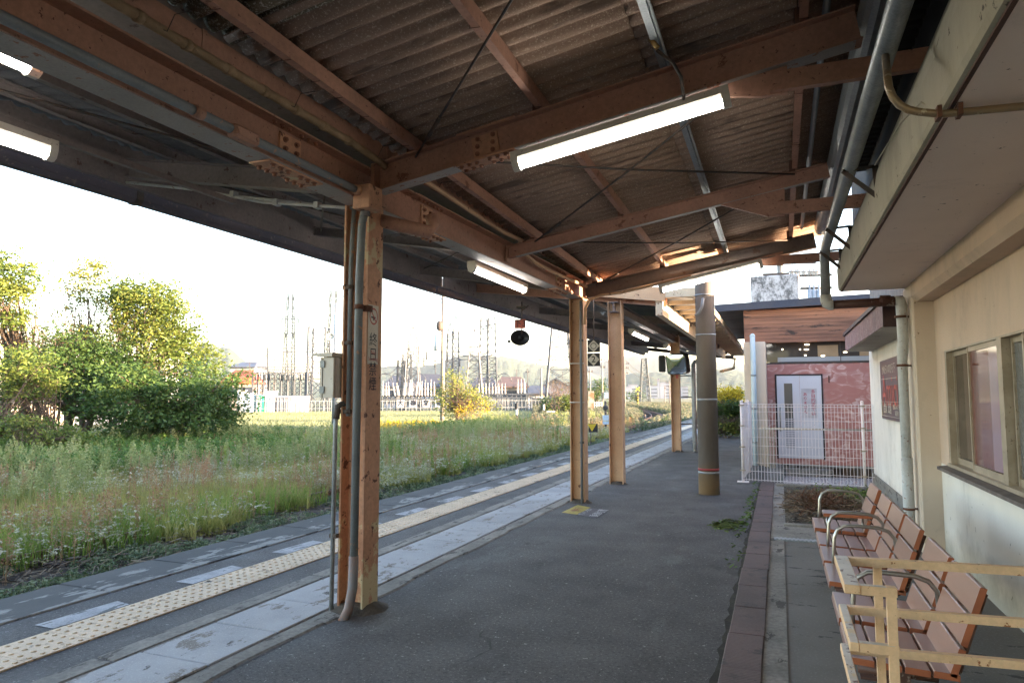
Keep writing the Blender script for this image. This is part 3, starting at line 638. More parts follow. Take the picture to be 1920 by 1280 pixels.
# ---- no smoking sign on near pillar (+X flange)
s=thing('no_smoking_sign','tall white all day no smoking sign on the near pillar flange','sign',(-2.82,4.4,2.1))
xs=-2.820; m_sw=pm('sign_white',(.66,.60,.50),(.58,.52,.42),6,.5,spots=((.35,.2,.12),26,.72)); m_sk=pm('sign_navy',(.02,.022,.035),None,5,.5); m_sr=pm('sign_red',(.50,.09,.07),None,5,.5)
A=gx(691,570,xs); B=gx(710,683,xs); zt=A.z; zb=gx(700,683,xs).z; ya=gx(690,600,xs).y; yb=gx(709,600,xs).y
b=MB(); b.bev((xs-.001,ya,zb),(xs+.003,yb,zt),.0012); b.build('panel',m_sw,s)
yc=(ya+yb)/2; ww=(yb-ya); 
b=MB()
for i,ch in enumerate('終日禁煙'): b.text(ch,ww*.78,(xs+.0045,yc,zt-ww*1.95-i*ww*.80),(0,1,0),(0,0,1),ext=.0003)
b.build('lettering',m_sk,s)
b=MB(); b.text('No',ww*.36,(xs+.0045,yc,zb+ww*.62),(0,1,0),(0,0,1),ext=.0003); b.text('Smoking',ww*.27,(xs+.0045,yc,zb+ww*.28),(0,1,0),(0,0,1),ext=.0003)
n=28; r1,r2=ww*.40,ww*.33; zc=zt-ww*.62
b.add([(xs+.0045,yc+r*math.cos(2*math.pi*k/n),zc+r*1.15*math.sin(2*math.pi*k/n)) for r in (r1,r2) for k in range(n)],[(k,(k+1)%n,n+(k+1)%n,n+k) for k in range(n)])
b.bar((xs+.0045,yc-r2*.7,zc+r2*.8),(xs+.0045,yc+r2*.7,zc-r2*.8),.001,ww*.06,up=(0,.7,.7)); b.build('red_ring',m_sr,s)
b=MB(); b.box((xs+.003,yc-ww*.22,zc-ww*.1),(xs+.004,yc+ww*.2,zc-ww*.02)); b.box((xs+.003,yc-ww*.02,zc-ww*.22),(xs+.004,yc+ww*.08,zc-ww*.1)); b.build('cigarette',m_sk,s)
# ---- speaker with red board
sp=gy(985,585,9.75)
s=thing('hanging_speaker','black oval horn loudspeaker hanging on a rod below the track side roof','loudspeaker',tuple(sp))
fwd=Vector((.30,-.95,-.10)).normalized(); cpt=gy(975,633,9.75)
b=MB(); b.tube([(cpt.x+.03,cpt.y,sp.z+.16),(cpt.x+.03,cpt.y,cpt.z+.05)],.011,8); b.box((cpt.x-.04,cpt.y-.05,sp.z+.06),(cpt.x+.10,cpt.y+.05,sp.z+.09)); b.bar((cpt.x+.03,cpt.y,sp.z+.02),(cpt.x+.14,cpt.y,sp.z+.10),.015); b.build('bracket',m_iron,s)
def horn(c,fw,r,L,parent,mat,ry=1.):
    b=MB(); fw=Vector(fw).normalized(); rt=fw.cross(Vector((0,0,1))).normalized(); up=rt.cross(fw); n=20
    pr=[(-L,.25),(-L*.75,.33),(-L*.4,.42),(-L*.15,.72),(0,1.0),(.006,1.03),(-.012,.93),(-L*.2,.55),(-L*.35,.28),(-L*.35,.01)]
    vs=[c+fw*a+rt*(r*k*math.cos(2*math.pi*j/n))+up*(r*ry*k*math.sin(2*math.pi*j/n)) for a,k in pr for j in range(n)]
    b.add(vs,[(i*n+j,i*n+(j+1)%n,(i+1)*n+(j+1)%n,(i+1)*n+j) for i in range(len(pr)-1) for j in range(n)],True); b.sphere(c-fw*L*.3,r*.3); b.sphere(c-fw*L,r*.27)
    return b.build('horn',mat,parent)
horn(cpt,fwd,.145,.2,s,m_black,.82)
b=MB(); q=gy(955,640,9.8); b.box((q.x-.02,q.y-.02,q.z-.02),(q.x+.015,q.y+.02,q.z+.02)); b.build('knob',m_black,s)
s=thing('red_number_board','small red board with black writing 下3 above the hanging loudspeaker','sign',tuple(gy(975,607,9.72)))
a=gy(965,599,9.70); e=gy(985,615,9.70)
b=MB(); b.bev((a.x,9.70,e.z),(e.x,9.712,a.z),.002); b.build('panel',pm('faded_red',(.46,.10,.065),(.40,.085,.055),8,.6),s)
b=MB(); b.text('下3',(a.z-e.z)*.95,((a.x+e.x)/2,9.698,(a.z+e.z)/2),(1,0,0),(0,0,1),ext=.0005); b.build('lettering',m_sk,s)
# ---- diamond signs
s=thing('diamond_car_stop_sign','black hanging sign with two white diamonds marked with a ring and 2','sign',tuple(gy(1113,650,11)))
m_dwh=pm('diamond_white',(.62,.58,.48),None,5,.5)
for k,(pt,pb_) in enumerate(((637,660),(662,686))):
    a=gy(1101,pt,11.0); e=gy(1125,pb_,11.0); cx=(a.x+e.x)/2; cz=(a.z+e.z)/2; hw=(e.x-a.x)/2; hh=(a.z-e.z)/2
    b=MB(); b.bev((a.x,11.0,e.z),(e.x,11.02,a.z),.003); b.build('panel',m_black,s)
    b=MB(); b.add([(cx-hw*.95,10.996,cz),(cx,10.996,cz-hh*.95),(cx+hw*.95,10.996,cz),(cx,10.996,cz+hh*.95)],[(0,1,2,3)]); b.build('diamond',m_dwh,s)
    b=MB()
    if k==0:
        n=24; b.add([(cx+r*math.cos(2*math.pi*j/n),10.993,cz+r*math.sin(2*math.pi*j/n)) for r in (hw*.48,hw*.38) for j in range(n)],[(j,(j+1)%n,n+(j+1)%n,n+j) for j in range(n)])
    else: b.text('2',hw*1.35,(cx,10.993,cz),(1,0,0),(0,0,1),ext=0,bold=.002)
    b.build('symbol',m_black,s)
b=MB(); a=gy(1113,637,11.0); b.tube([(a.x,11.01,a.z),(a.x,11.01,3.22)],.01,6); b.build('hanger',m_iron,s)
# =============== FAR CANOPY
c2=thing('far_canopy','tan steel canopy sloping to a gutter further along the platform','canopy',(-2.7,12.1,0))
Y2,E2=10.66,31.0
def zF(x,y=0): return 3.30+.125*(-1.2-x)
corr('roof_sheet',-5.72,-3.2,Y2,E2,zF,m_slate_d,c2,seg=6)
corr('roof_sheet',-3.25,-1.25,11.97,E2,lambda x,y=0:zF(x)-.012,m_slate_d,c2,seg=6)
for y in (12.1,19.6,27.1):
    m=m_tan if y<20 else m_cream_beam
    hpillar(c2,-2.72,y,zF(-2.72)-.24,m,d=.115,fl=.10)
footing(-2.72,12.1,.12,c2); footing(-2.65,19.6,.1,c2)
for y in (12.1,15.85,19.6,23.35,27.1,30.9):
    b=MB(); xa,xb=-5.5,-1.80; dp=.16; b.ibeam((xa,y,zF(xa)-.1-dp/2),(xb,y,zF(xb)-.1-dp/2),.1,dp,.01); b.build('rafter',m_paint if y<13 else m_greyp,c2)
b=MB(); b.ibeam((-2.72,11.9,zF(-2.72)-.36),(-2.72,E2-.1,zF(-2.72)-.36),.15,.18,.01); b.build('girder',m_greyp,c2)
for x in (-3.6,-4.4,-5.1,-2.2):
    b=MB(); z=zF(x)-.06; b.chan((x,Y2+.05 if x<-3 else 12.2,z),(x,E2-.05,z),.05,.1,.006); b.build('purlin',m_greyp,c2)
b=MB(); b.chan((-5.50,Y2,3.595),(-5.50,E2,3.595),.06,.27,.008); b.box((-5.545,Y2,3.715),(-5.53,E2,3.88)); b.build('edge_channel',m_greyp,c2)
b=MB(); b.prof((-5.64,Y2,3.45),(-5.64,E2-.3,3.45),[(-.075,.10),(-.075,-.04),(-.05,-.085),(.03,-.085),(.06,-.05),(.06,.06)]); b.sphere((-5.64,E2-.3,3.44),.075,8,6,.9); b.build('eaves_gutter',m_fasc,c2)
# long side beam whose sunlit face looks to the right
b=MB(); z0=gx(1250,596,-1.86).z; z1=gx(1247,565,-1.86).z; b.box((-1.98,11.97,z0),(-1.86,26.8,z1)); b.build('side_beam',m_cream_beam,c2)
b=MB(); xa,xb=-3.4,-1.80; y=11.95; b.bar((xa,y,zF(xa)-.07),(xb,y,zF(xb)-.07),.03,.24); b.build('end_board',m_tan,c2)
b=MB(); b.box((-1.80,11.93,z1+.02),(-1.25,12.05,z1+.17)); b.build('gutter_end_box',m_cream_beam,c2)
b=MB(); y=12.6
while y<30.5: b.box((-1.86,y,z1-.02),(-1.28,y+.06,z1+.05)); y+=.78
b.build('eaves_bracket',m_cream_beam,c2)
b=MB(); b.box((-1.36,12.2,z1+.02),(-1.22,30.8,z1+.14)); b.build('eaves_gutter',m_cream_beam,c2)
b=MB(); b.tube([gx(1378,672,-1.6),gx(1376,690,-1.7),gx(1352,696,-1.9)],.05,10); b.build('downpipe',m_cream_beam,c2)
p=thing('far_downpipe','speckled white rainwater pipe standing beside the third pillar','pipe',(-2.25,19.7,0))
b=MB(); b.tube([(-2.24,19.7,0),(-2.24,19.7,2.42),(-2.20,19.7,2.5),(-1.7,19.7,2.62)],.06,12); b.build('tube',m_pipew,p)
b=MB()
for z in (.75,1.5,2.1): b.box((-2.66,19.68,z),(-2.2,19.71,z+.03))
b.build('bracket',m_iron,p)
lamp('small lit fluorescent lamp, nearer one under the far canopy',gx(1183,620,-2.95)+Vector((0,0,.02)),gx(1213,634,-2.95)+Vector((0,0,.02)),w=.11)
lamp('small lit fluorescent lamp, farther one under the far canopy beside the mirror pillar',gx(1248,648,-2.95)+Vector((0,0,.02)),gx(1270,657,-2.95)+Vector((0,0,.02)),w=.12)
b=MB(); b.tube([(-2.98,12.2,3.06),(-2.98,24,3.06)],.03,8); b.box((-3.03,12.2,3.07),(-2.93,26,3.09)); tag(b.build('cable_tray',m_gal),'galvanised cable tray running along under the far canopy above the two small lamps','cable tray')
# convex mirror
s=thing('platform_mirror','large rounded rectangular mirror reflecting greenery, fixed on the third pillar','mirror',tuple(gy(1265,681,19.0)))
a=gy(1249,664,19.0); e=gy(1292,701,19.0); cx=(a.x+e.x)/2; cz=(a.z+e.z)/2; hw=(e.x-a.x)/2; hh=(a.z-e.z)/2
def rrect(hw,hh,r,n=5): return [(sx*(hw-r)+r*math.cos(a_),sz*(hh-r)+r*math.sin(a_)) for (sx,sz,a0) in ((1,1,0),(-1,1,90),(-1,-1,180),(1,-1,270)) for a_ in [R(a0+90*k/n) for k in range(n+1)]]
pts=rrect(hw,hh,hh*.3)
mn=Vector((-.36,-.91,-.20)).normalized(); mr=Vector((-mn.y,mn.x,0)).normalized(); mr=mr if mr.x>0 else -mr; mu=mr.cross(mn); mu=mu if mu.z>0 else -mu; mc=Vector((cx,19.0,cz))
b=MB(); n=len(pts); vs=[mc+mn*d+mr*p_[0]+mu*p_[1] for d in (.07,-.12) for p_ in pts]; b.add(vs,[(k,(k+1)%n,n+(k+1)%n,n+k) for k in range(n)]+[tuple(range(n)),tuple(range(2*n-1,n-1,-1))]); b.build('housing',m_black,s)
b=MB(); rings=[]
for k in range(9):
    f=1-k/8*.999; rings+= [mc+mn*(.075+.035*(1-f*f))+mr*(p_[0]*f*.93)+mu*(p_[1]*f*.93) for p_ in pts]
b.add(rings,[(i_*n+j_,i_*n+(j_+1)%n,(i_+1)*n+(j_+1)%n,(i_+1)*n+j_) for i_ in range(8) for j_ in range(n)],True)
t=NT('mirror_glass'); b.build('glass',t.out((.85,.87,.85),.03,1.0),s)
a=gy(1235,666,19.3); e=gy(1247,697,19.3); b=MB(); b.bev((a.x,19.25,e.z),(e.x,19.45,a.z),.02); b.build('side_housing',m_black,s)
b=MB(); b.bar((cx,19.1,cz),(-2.7,19.5,cz),.05); b.box((-2.78,19.44,cz-.2),(-2.60,19.5,cz+.2)); b.build('mount',m_iron,s)
b=MB(); a=gy(1269,705,19.3); b.box((a.x-.03,19.3,a.z-.06),(a.x+.04,19.36,a.z+.04)); b.build('red_tag',m_sr,s)
# concrete utility pole
s=thing('concrete_pole','thick dark concrete utility pole with steel bands rising through the roof gap','utility pole',(-1.09,11.4,0))
t=NT('pole_concrete'); c=t.mix(t.ramp(t.noise(1.4,6,.6,(2,2,.5)),.3,.7),(.13,.108,.092),(.18,.155,.135)); 
g=t.node('ShaderNodeNewGeometry'); sx=t.node('ShaderNodeSeparateXYZ'); t.link(g.outputs['Position'],sx.inputs[0]); f=t.math('SUBTRACT',1.0,t.math('MULTIPLY',t.math('ADD',sx.outputs[2],t.math('MULTIPLY',t.noise(3,5),.5)),1.15)); c=t.mix(t.ramp(f,.1,.55,raw=True),c,(.30,.20,.105)); c=t.mix(t.ramp(t.noise(30,4,.7),.72,.80),c,(.20,.18,.16)); t.bump(t.noise(60,4),.4,.004)
b=MB(); b.tube([(-1.09,11.4,-.1),(-1.09,11.4,4),(-1.09,11.4,9.5)],[.163,.150,.125],28); b.build('shaft',t.out(c,.85),s)
def zat(py): return gy(1327,py,11.3).z
for py,hh in ((627,.012),(749,.018),(886,.018),(552,.01)):
    b=MB(); z=zat(py); b.tube([(-1.09,11.4,z-hh),(-1.09,11.4,z+hh)],.162,28); b.build('steel_band',m_gal,s)
b=MB(); z=zat(880); b.tube([(-1.09,11.4,z-.018),(-1.09,11.4,z+.018)],.1645,28); b.build('red_band',pm('pole_red',(.30,.045,.045),(.24,.04,.04),8,.6),s)
b=MB(); b.tube([gy(1318,560,11.1),gy(1316,575,11.0),gy(1309,588,11.0),gy(1303,592,11.0)],.025,8); b.build('pole_conduit',m_pipe,s)
# =============== STATION BUILDING (right)
def stucco(name,c1,c2,bs=90,st=.5,spots=None,streak=None):
    t=NT(name); c=t.mix(t.ramp(t.noise(.9,6,.6,(1,1,.5)),.3,.7),c1,c2)
    if streak: c=t.mix(t.math('MULTIPLY',t.ramp(t.noise(1.3,6,.7,(1,1.0,.35)),.5,.85),.5),c,streak)
    if spots: c=t.mix(t.ramp(t.noise(spots[1],5,.7),spots[2]+.055,spots[2]+.10),c,spots[0])
    if name=='white_lower_wall':
        g=t.node('ShaderNodeNewGeometry'); sx=t.node('ShaderNodeSeparateXYZ'); t.link(g.outputs['Position'],sx.inputs[0])
        h=t.math('SUBTRACT',.62,t.math('ADD',t.math('MULTIPLY',sx.outputs[2],1.0),t.math('MULTIPLY',t.noise(2.6,7,.7),.55))); c=t.mix(t.math('MULTIPLY',t.ramp(h,0,.30,raw=True),.62),c,(.17,.165,.13))
    c=t.mix(t.math('MULTIPLY',t.ramp(t.noise(.8,8,.75,(1,1.3,.8)),.58,.72),.35),c,tuple(x*.6 for x in c2))
    t.bump(t.noise(bs,5,.65),st,.006); return t.out(c,.85)
m_wall=stucco('cream_stucco',(.62,.485,.375),(.55,.425,.325),80,.75,((.18,.13,.08),16,.735),(.32,.28,.22))
m_wallw=stucco('white_lower_wall',(.74,.72,.67),(.66,.64,.59),60,.5,((.2,.19,.16),9,.73),(.36,.36,.32))
m_pierm=stucco('pier_paint',(.64,.55,.45),(.57,.48,.385),50,.4,((.2,.14,.08),12,.745))
m_soff=stucco('soffit_paint',(.86,.73,.64),(.80,.67,.58),110,.6,((.13,.08,.06),15,.72))
m_fas=stucco('eave_fascia_paint',(.42,.385,.30),(.34,.315,.24),30,.5,((.07,.06,.05),10,.69),(.15,.16,.12))
m_dark=pm('near_black',(.03,.026,.024),None,5,.9)  # even near-black for roof overhang, blocking wall and core
m_sill=pm('dark_sill',(.10,.085,.08),(.15,.13,.12),8,.7,bump=.3)
m_alu=pm('aluminium_frame',(.42,.36,.28),(.33,.28,.21),7,.42,.25,spots=((.22,.17,.12),30,.7))
st=thing('station_building','cream stuccoed station building with a deep concrete eave and sliding windows','building',(1.45,0,0))
X=1.45
b=MB(); b.box((X,-8,0),(X+.2,7.8,.90)); b.build('lower_wall',m_wallw,st)
b=MB(); b.box((X,-8,1.97),(X+.2,7.8,2.50)); b.box((X,7.44,.90),(X+.2,7.8,1.97)); b.build('upper_wall',m_wall,st)
b=MB(); b.bev((1.26,7.8,0),(1.66,8.28,2.69),.02); b.build('pier',m_pierm,st)
b=MB(); b.box((X,8.28,.25),(X+.3,13.15,2.75)); b.build('rear_wall',m_wallw,st)
b=MB(); b.box((X-.02,8.28,-.35),(X+.3,13.17,.25)); b.build('plinth',m_kerb,st)
b=MB(); b.prof((1.36,-8,2.575),(1.36,7.82,2.575),[(-.10,.115),(-.10,-.03),(-.06,-.085),(.10,-.085),(.10,.115)],up=(0,0,1)); b.build('wall_beam',m_wall,st)
# eave slab with rounded fascia
b=MB()
prof=[(1.6,2.69),(.66,2.69),(.64,2.695),(.63,2.72),(.625,2.92),(.64,3.02),(.665,3.10),(.70,3.16),(.80,3.19),(1.6,3.19)]
for (a,c_) in (((.665,2.688),(1.5,2.688)),): pass
n=len(prof); vs=[(x,y,z) for y in (-8,8.22) for x,z in prof]
b.add(vs,[(i,(i+1)%n,n+(i+1)%n,n+i) for i in range(n)]+[tuple(range(n-1,-1,-1)),tuple(range(n,2*n))]); b.build('eave_slab',m_fas,st)
b=MB(); b.box((.672,-8,2.684),(1.45,8.20,2.6895)); b.build('soffit',m_soff,st)
b=MB(); b.box((.655,-8,2.680),(.672,8.21,2.6895)); b.build('drip_groove',pm('groove_brown',(.10,.055,.045),None,5,.9),st)  # dark brown strip along the outer soffit edge
b=MB(); b.box((.95,-8,3.19),(2.6,9.75,4.35)); b.build('sun_block_wall',m_dark,st)  # block added above the eave to hold back the low sun
b=MB(); b.box((.60,-8,4.06),(.95,8.2,4.10))
y=-2
while y<8.2: b.box((.64,y,4.0),(.95,y+.06,4.06)); y+=.13
b.build('roof_overhang',m_dark,st)
b=MB(); b.box((1.67,-8,-.2),(7.5,13.1,3.36)); b.build('core',m_dark,st)  # unseen building body, its top raised to shade the weeds
b=MB(); b.box((1.5,9.7,3.36),(7.6,13.2,3.42)); b.box((1.5,8.3,2.75),(1.67,13.15,3.36)); b.box((2.2,13.2,-.2),(7.5,17.2,3.40)); b.build('sun_block_roof',m_sill,st)  # roof raised and out-of-view rear block added to shade the weeds
# awning over the rear door
t=NT('maroon_panel'); c=t.mix(t.ramp(t.noise(2,6,.6,(1,3,.4)),.3,.7),(.20,.105,.115),(.12,.065,.075)); c=t.mix(t.ramp(t.noise(26,4,.75,(1,2,.6)),.58,.66),c,(.33,.26,.27)); t.bump(t.noise(60,4),.4); m_mar=t.out(c,.7)
b=MB(); z0,z1=2.30,2.56
b.add([(1.06,8.30,z0),(X,8.30,z0),(X,12.8,z0),(1.06,12.8,z0),(1.06,8.30,z1),(X,8.30,z1),(X,12.8,z1),(1.06,12.8,z1)],[(3,2,1,0),(4,5,6,7),(0,1,5,4),(1,2,6,5),(2,3,7,6),(3,0,4,7)]); b.build('awning',m_mar,st)
b=MB(); b.box((1.03,8.27,2.56),(X,12.85,2.61)); b.box((1.06,8.278,2.29),(1.26,8.298,2.62)); b.build('awning_cap',pm('dark_maroon_edge',(.035,.016,.018),(.05,.025,.025),9,.6),st)
b=MB(); b.box((1.075,8.32,2.292),(X,12.78,2.2985)); b.build('awning_soffit',stucco('peeling_soffit',(.42,.38,.33),(.34,.31,.27),40,.4,((.14,.12,.1),5,.66)),st)
# windows
def glass(name,col,rough,bump=0):
    t=NT(name)
    if bump: t.bump(t.noise(34,3,.6),bump,.02)
    return t.out(col,rough,0,.35)
m_gl=glass('dark_window_glass',(.075,.058,.048),.04); m_glp=glass('pink_reflection_glass',(.17,.065,.058),.06); m_glf=glass('frosted_glass',(.15,.155,.15),.22,.9); m_glw=glass('pale_reflection_glass',(.30,.20,.24),.08)  # pinkish and pale glass tones paint in the reflections
zs,zt=.935,1.955
def sash(y0,y1,mat,depth,label=None,extra=None):
    fr=MB(); x0=X+depth; w=.024
    fr.box((x0,y0,zs),(x0+.03,y1,zs+.055)); fr.box((x0,y0,zt-.04),(x0+.03,y1,zt)); fr.box((x0-.004,y0,zs+.001),(x0+.034,y0+w,zt-.001)); fr.box((x0-.004,y1-w,zs+.001),(x0+.034,y1,zt-.001))
    f=fr.build('window',m_alu,st)
    g=MB(); g.box((x0+.011,y0+w*.9,zs+.06),(x0+.016,y1-w*.9,zt-.03)); g.build('pane',mat,f)
    if extra:
        ya,yb,m2=extra; g=MB(); g.box((x0+.006,ya,zs+.065),(x0+.0105,yb,zt-.035)); g.build('curtain_reflection',m2,f)
ya=gx(1812,700,X).y; yb=gx(1870,650,X).y; yc=gx(1914,640,X).y
sash(ya-.02,7.36,m_gl,.055); sash(yb+.03,ya+.02,m_glp,.018,extra=(yb+.065,yb+.065+(ya-yb)*.30,m_glw)); sash(yc-.0,yb-.11,m_glf,.055); sash(yc-.95,yc+.03,m_glf,.018); sash(yc-2.0,yc-1.05,m_gl,.055)
b=MB(); b.box((X-.02,yc-3,.905),(X+.12,7.43,.935)); b.box((X,yb-.085,zs),(X+.09,yb+.022,zt)); b.box((X,7.37,zs),(X+.1,7.43,zt)); b.box((X,yc-3,zt),(X+.1,7.43,1.972)); b.build('window_frame',m_alu,st)
b=MB(); b.add([(X-.09,yc-3,.865),(X+.02,yc-3,.865),(X+.02,7.52,.865),(X-.09,7.52,.865),(X-.09,yc-3,.892),(X+.02,yc-3,.905),(X+.02,7.52,.905),(X-.09,7.52,.892)],[(3,2,1,0),(4,5,6,7),(0,1,5,4),(1,2,6,5),(2,3,7,6),(3,0,4,7)]); b.build('sill',m_sill,st)
# wall sign board
s=thing('dark_sign_board','dark maroon sign board with red and white lettering on the rear wall behind the downpipe','sign',(X,10.4,1.6))
ym=(9.35,11.45)
b=MB(); b.bev((X-.05,9.35,1.22),(X-.002,11.45,2.06),.006); b.build('panel',pm('maroon_board',(.075,.03,.04),(.055,.025,.035),4,.35),s)
b=MB(); b.box((X-.055,9.4,1.80),(X-.052,11.4,2.02)); b.build('top_band',pm('maroon_band',(.10,.028,.035),None,4,.35),s)
def wt(b,txt,size,yy,z,al='CENTER'): b.text(txt,size,(X-.057,yy,z),(0,-1,0),(0,0,1),ext=.0004,align=al)
b=MB(); wt(b,'Amici',.62,10.55,1.60); b.build('red_lettering',m_sr,s)
b=MB(); wt(b,'かめらいのひろ下',.15,10.6,1.91); wt(b,'や',.42,9.58,1.62)
b.bar((X-.057,11.3,1.79),(X-.057,9.9,1.785),.002,.008); 
fr=[(11.32,1.27),(11.32,1.47),(9.45,1.47),(9.45,1.27)]
for i in range(4): p0=fr[i];p1=fr[(i+1)%4]; b.bar((X-.057,p0[0],p0[1]),(X-.057,p1[0],p1[1]),.003,.016,up=(1,0,0))
wt(b,'会席',.16,11.0,1.37); wt(b,'公園',.16,10.6,1.37); wt(b,'営業案内のご予約',.075,10.0,1.40); wt(b,'電話受付',.075,10.0,1.32); b.build('white_lettering',m_dwh,s)
# pipes at the eave
p=thing('eave_rain_pipe','long galvanised rain pipe running along the eave, bending down and across to the pier','pipe',(.5,4,3.1))
zt_=3.12
b=MB(); b.tube([(.49,-5,zt_),(.49,7.55,zt_-.02),(.49,7.86,zt_-.03),(.492,7.97,zt_-.09),(.492,8.0,zt_-.2),(.492,8.0,2.60)],.049,18); b.build('tube',m_gal,p)
b=MB(); b.tube([(.492,8.0,2.63),(.492,8.0,2.57),(.50,8.0,2.535),(.53,8.0,2.52),(.56,8.0,2.52)],.056,18); b.build('elbow',m_pipew,p)
b=MB(); b.tube([(.55,8.0,2.52),(1.16,7.98,2.525)],.047,16); b.tube([(1.02,7.98,2.53),(1.03,7.98,2.53)],.055,16); b.tube([(1.0,7.985,2.545),(1.1,7.97,2.54)],.052,12); b.build('rusty_run',pm('rust_brown_pipe',(.085,.035,.028),(.055,.028,.024),6,.6,spots=((.25,.2,.17),14,.68)),p)
p=thing('wall_downpipe','rust-speckled grey downpipe standing before the pier beside the sign board','pipe',(1.19,7.95,0))
b=MB(); b.tube([(1.14,7.98,2.525),(1.19,7.98,2.525),(1.195,7.97,2.48),(1.195,7.96,2.10),(1.185,7.95,2.03),(1.178,7.95,1.9),(1.178,7.95,.0)],[.054,.056,.053,.050,.054,.046,.046],18); b.tube([(1.178,7.95,0.93),(1.178,7.95,.0)],.052,18); b.build('tube',m_pipew,p)
b=MB()
for z in (2.36,1.86,.42): b.tube([(1.178,7.95,z-.012),(1.178,7.95,z+.012)],.056,16); b.bar((1.19,7.96,z),(1.27,7.99,z),.018)
b.build('clamp',m_rustm,p)
for k,(yy,lab) in enumerate(((5.02,'black triangular pipe bracket on the eave, the nearer and lower of three visible'),(6.75,'black triangular pipe bracket in the middle along the eave pipe'),(7.80,'black triangular pipe bracket at the far end beside the pipe bend'))):
    b=MB(); z=zt_; b.bar((.44,yy,z-.055),(.64,yy,z-.045),.012,.02); b.bar((.44,yy,z-.055),(.66,yy,z-.27),.012,.03); b.bar((.635,yy,z-.04),(.655,yy,z-.29),.012,.04,up=(1,0,0)); tag(b.build('pipe_bracket',m_iron),lab,'bracket','triangular brackets under the eave pipe')
p=thing('soffit_conduit','bronze coloured conduit curving from the roof gap and running under the soffit to the right','conduit',(.7,3,2.7))
b=MB(); e2=gz(1765,214,2.655); e3=gz(1925,199,2.655); yy=3.06
b.tube([gy(1660,100,yy+.3),gy(1664,145,yy+.06)]+[gy(a_,b_,yy) for a_,b_ in ((1667,165),(1674,182),(1687,197),(1703,206),(1722,210))]+[(e2.x,e2.y,2.655),(e3.x,e3.y,2.655),(1.4,e3.y-.02,2.655)],.0155,12); b.build('tube',pm('bronze_conduit',(.30,.21,.12),(.24,.19,.13),9,.4,.35,spots=((.5,.42,.3),20,.64)),p)
b=MB()
for xx in (e2.x-.01,e2.x+.06): b.box((xx-.008,e2.y-.03,2.635),(xx+.008,e2.y+.03,2.682))
b.build('clip',m_rustm,p)
b=MB(); b.tube([(.60,4.75,3.0),(.622,3.9,2.95),(.622,3.4,2.85),(.655,3.15,2.69)],.004,6); tag(b.build('thin_cable',m_fas),'thin painted cable down the eave face beside the bronze conduit','cable')
# =============== BENCHES
m_bench=pm('bench_slat',(.31,.165,.125),(.22,.115,.088),3,.33,stretch=(1,.15,1),bump=.1,bscale=30,spec=.6); m_bend=pm('bench_slat_end',(.38,.12,.05),(.32,.10,.045),5,.5)
m_steel=pm('brushed_steel',(.42,.42,.40),(.33,.33,.31),9,.28,.85); m_brn=pm('brown_bench_frame',(.12,.055,.035),(.08,.04,.03),9,.55,spots=((.25,.2,.16),18,.66))
def slat(b,be,y0,y1,c,ang,w,th=.028,lip=0):
    """one plank running along y; c=(x,z) centre, ang tilt of its width direction"""
    cx,cz=c; ux,uz=math.cos(ang),math.sin(ang); nx,nz=-uz,ux
    pr=[(-w/2,-th),(-w/2,-.004),(-w/2+.004,0),(w/2-.004,0),(w/2,-.004),(w/2,-th)]
    P_=[(cx+ux*a+nx*d,cz+uz*a+nz*d) for a,d in pr]
    n=len(P_); vs=[(x,y,z) for y in (y0,y1) for x,z in P_]
    b.add(vs,[(i,i+n,(i+1)%n+n,(i+1)%n) for i in range(n)])
    be.add([(x,y0,z) for x,z in P_],[tuple(range(n))]); be.add([(x,y1,z) for x,z in P_],[tuple(range(n-1,-1,-1))])
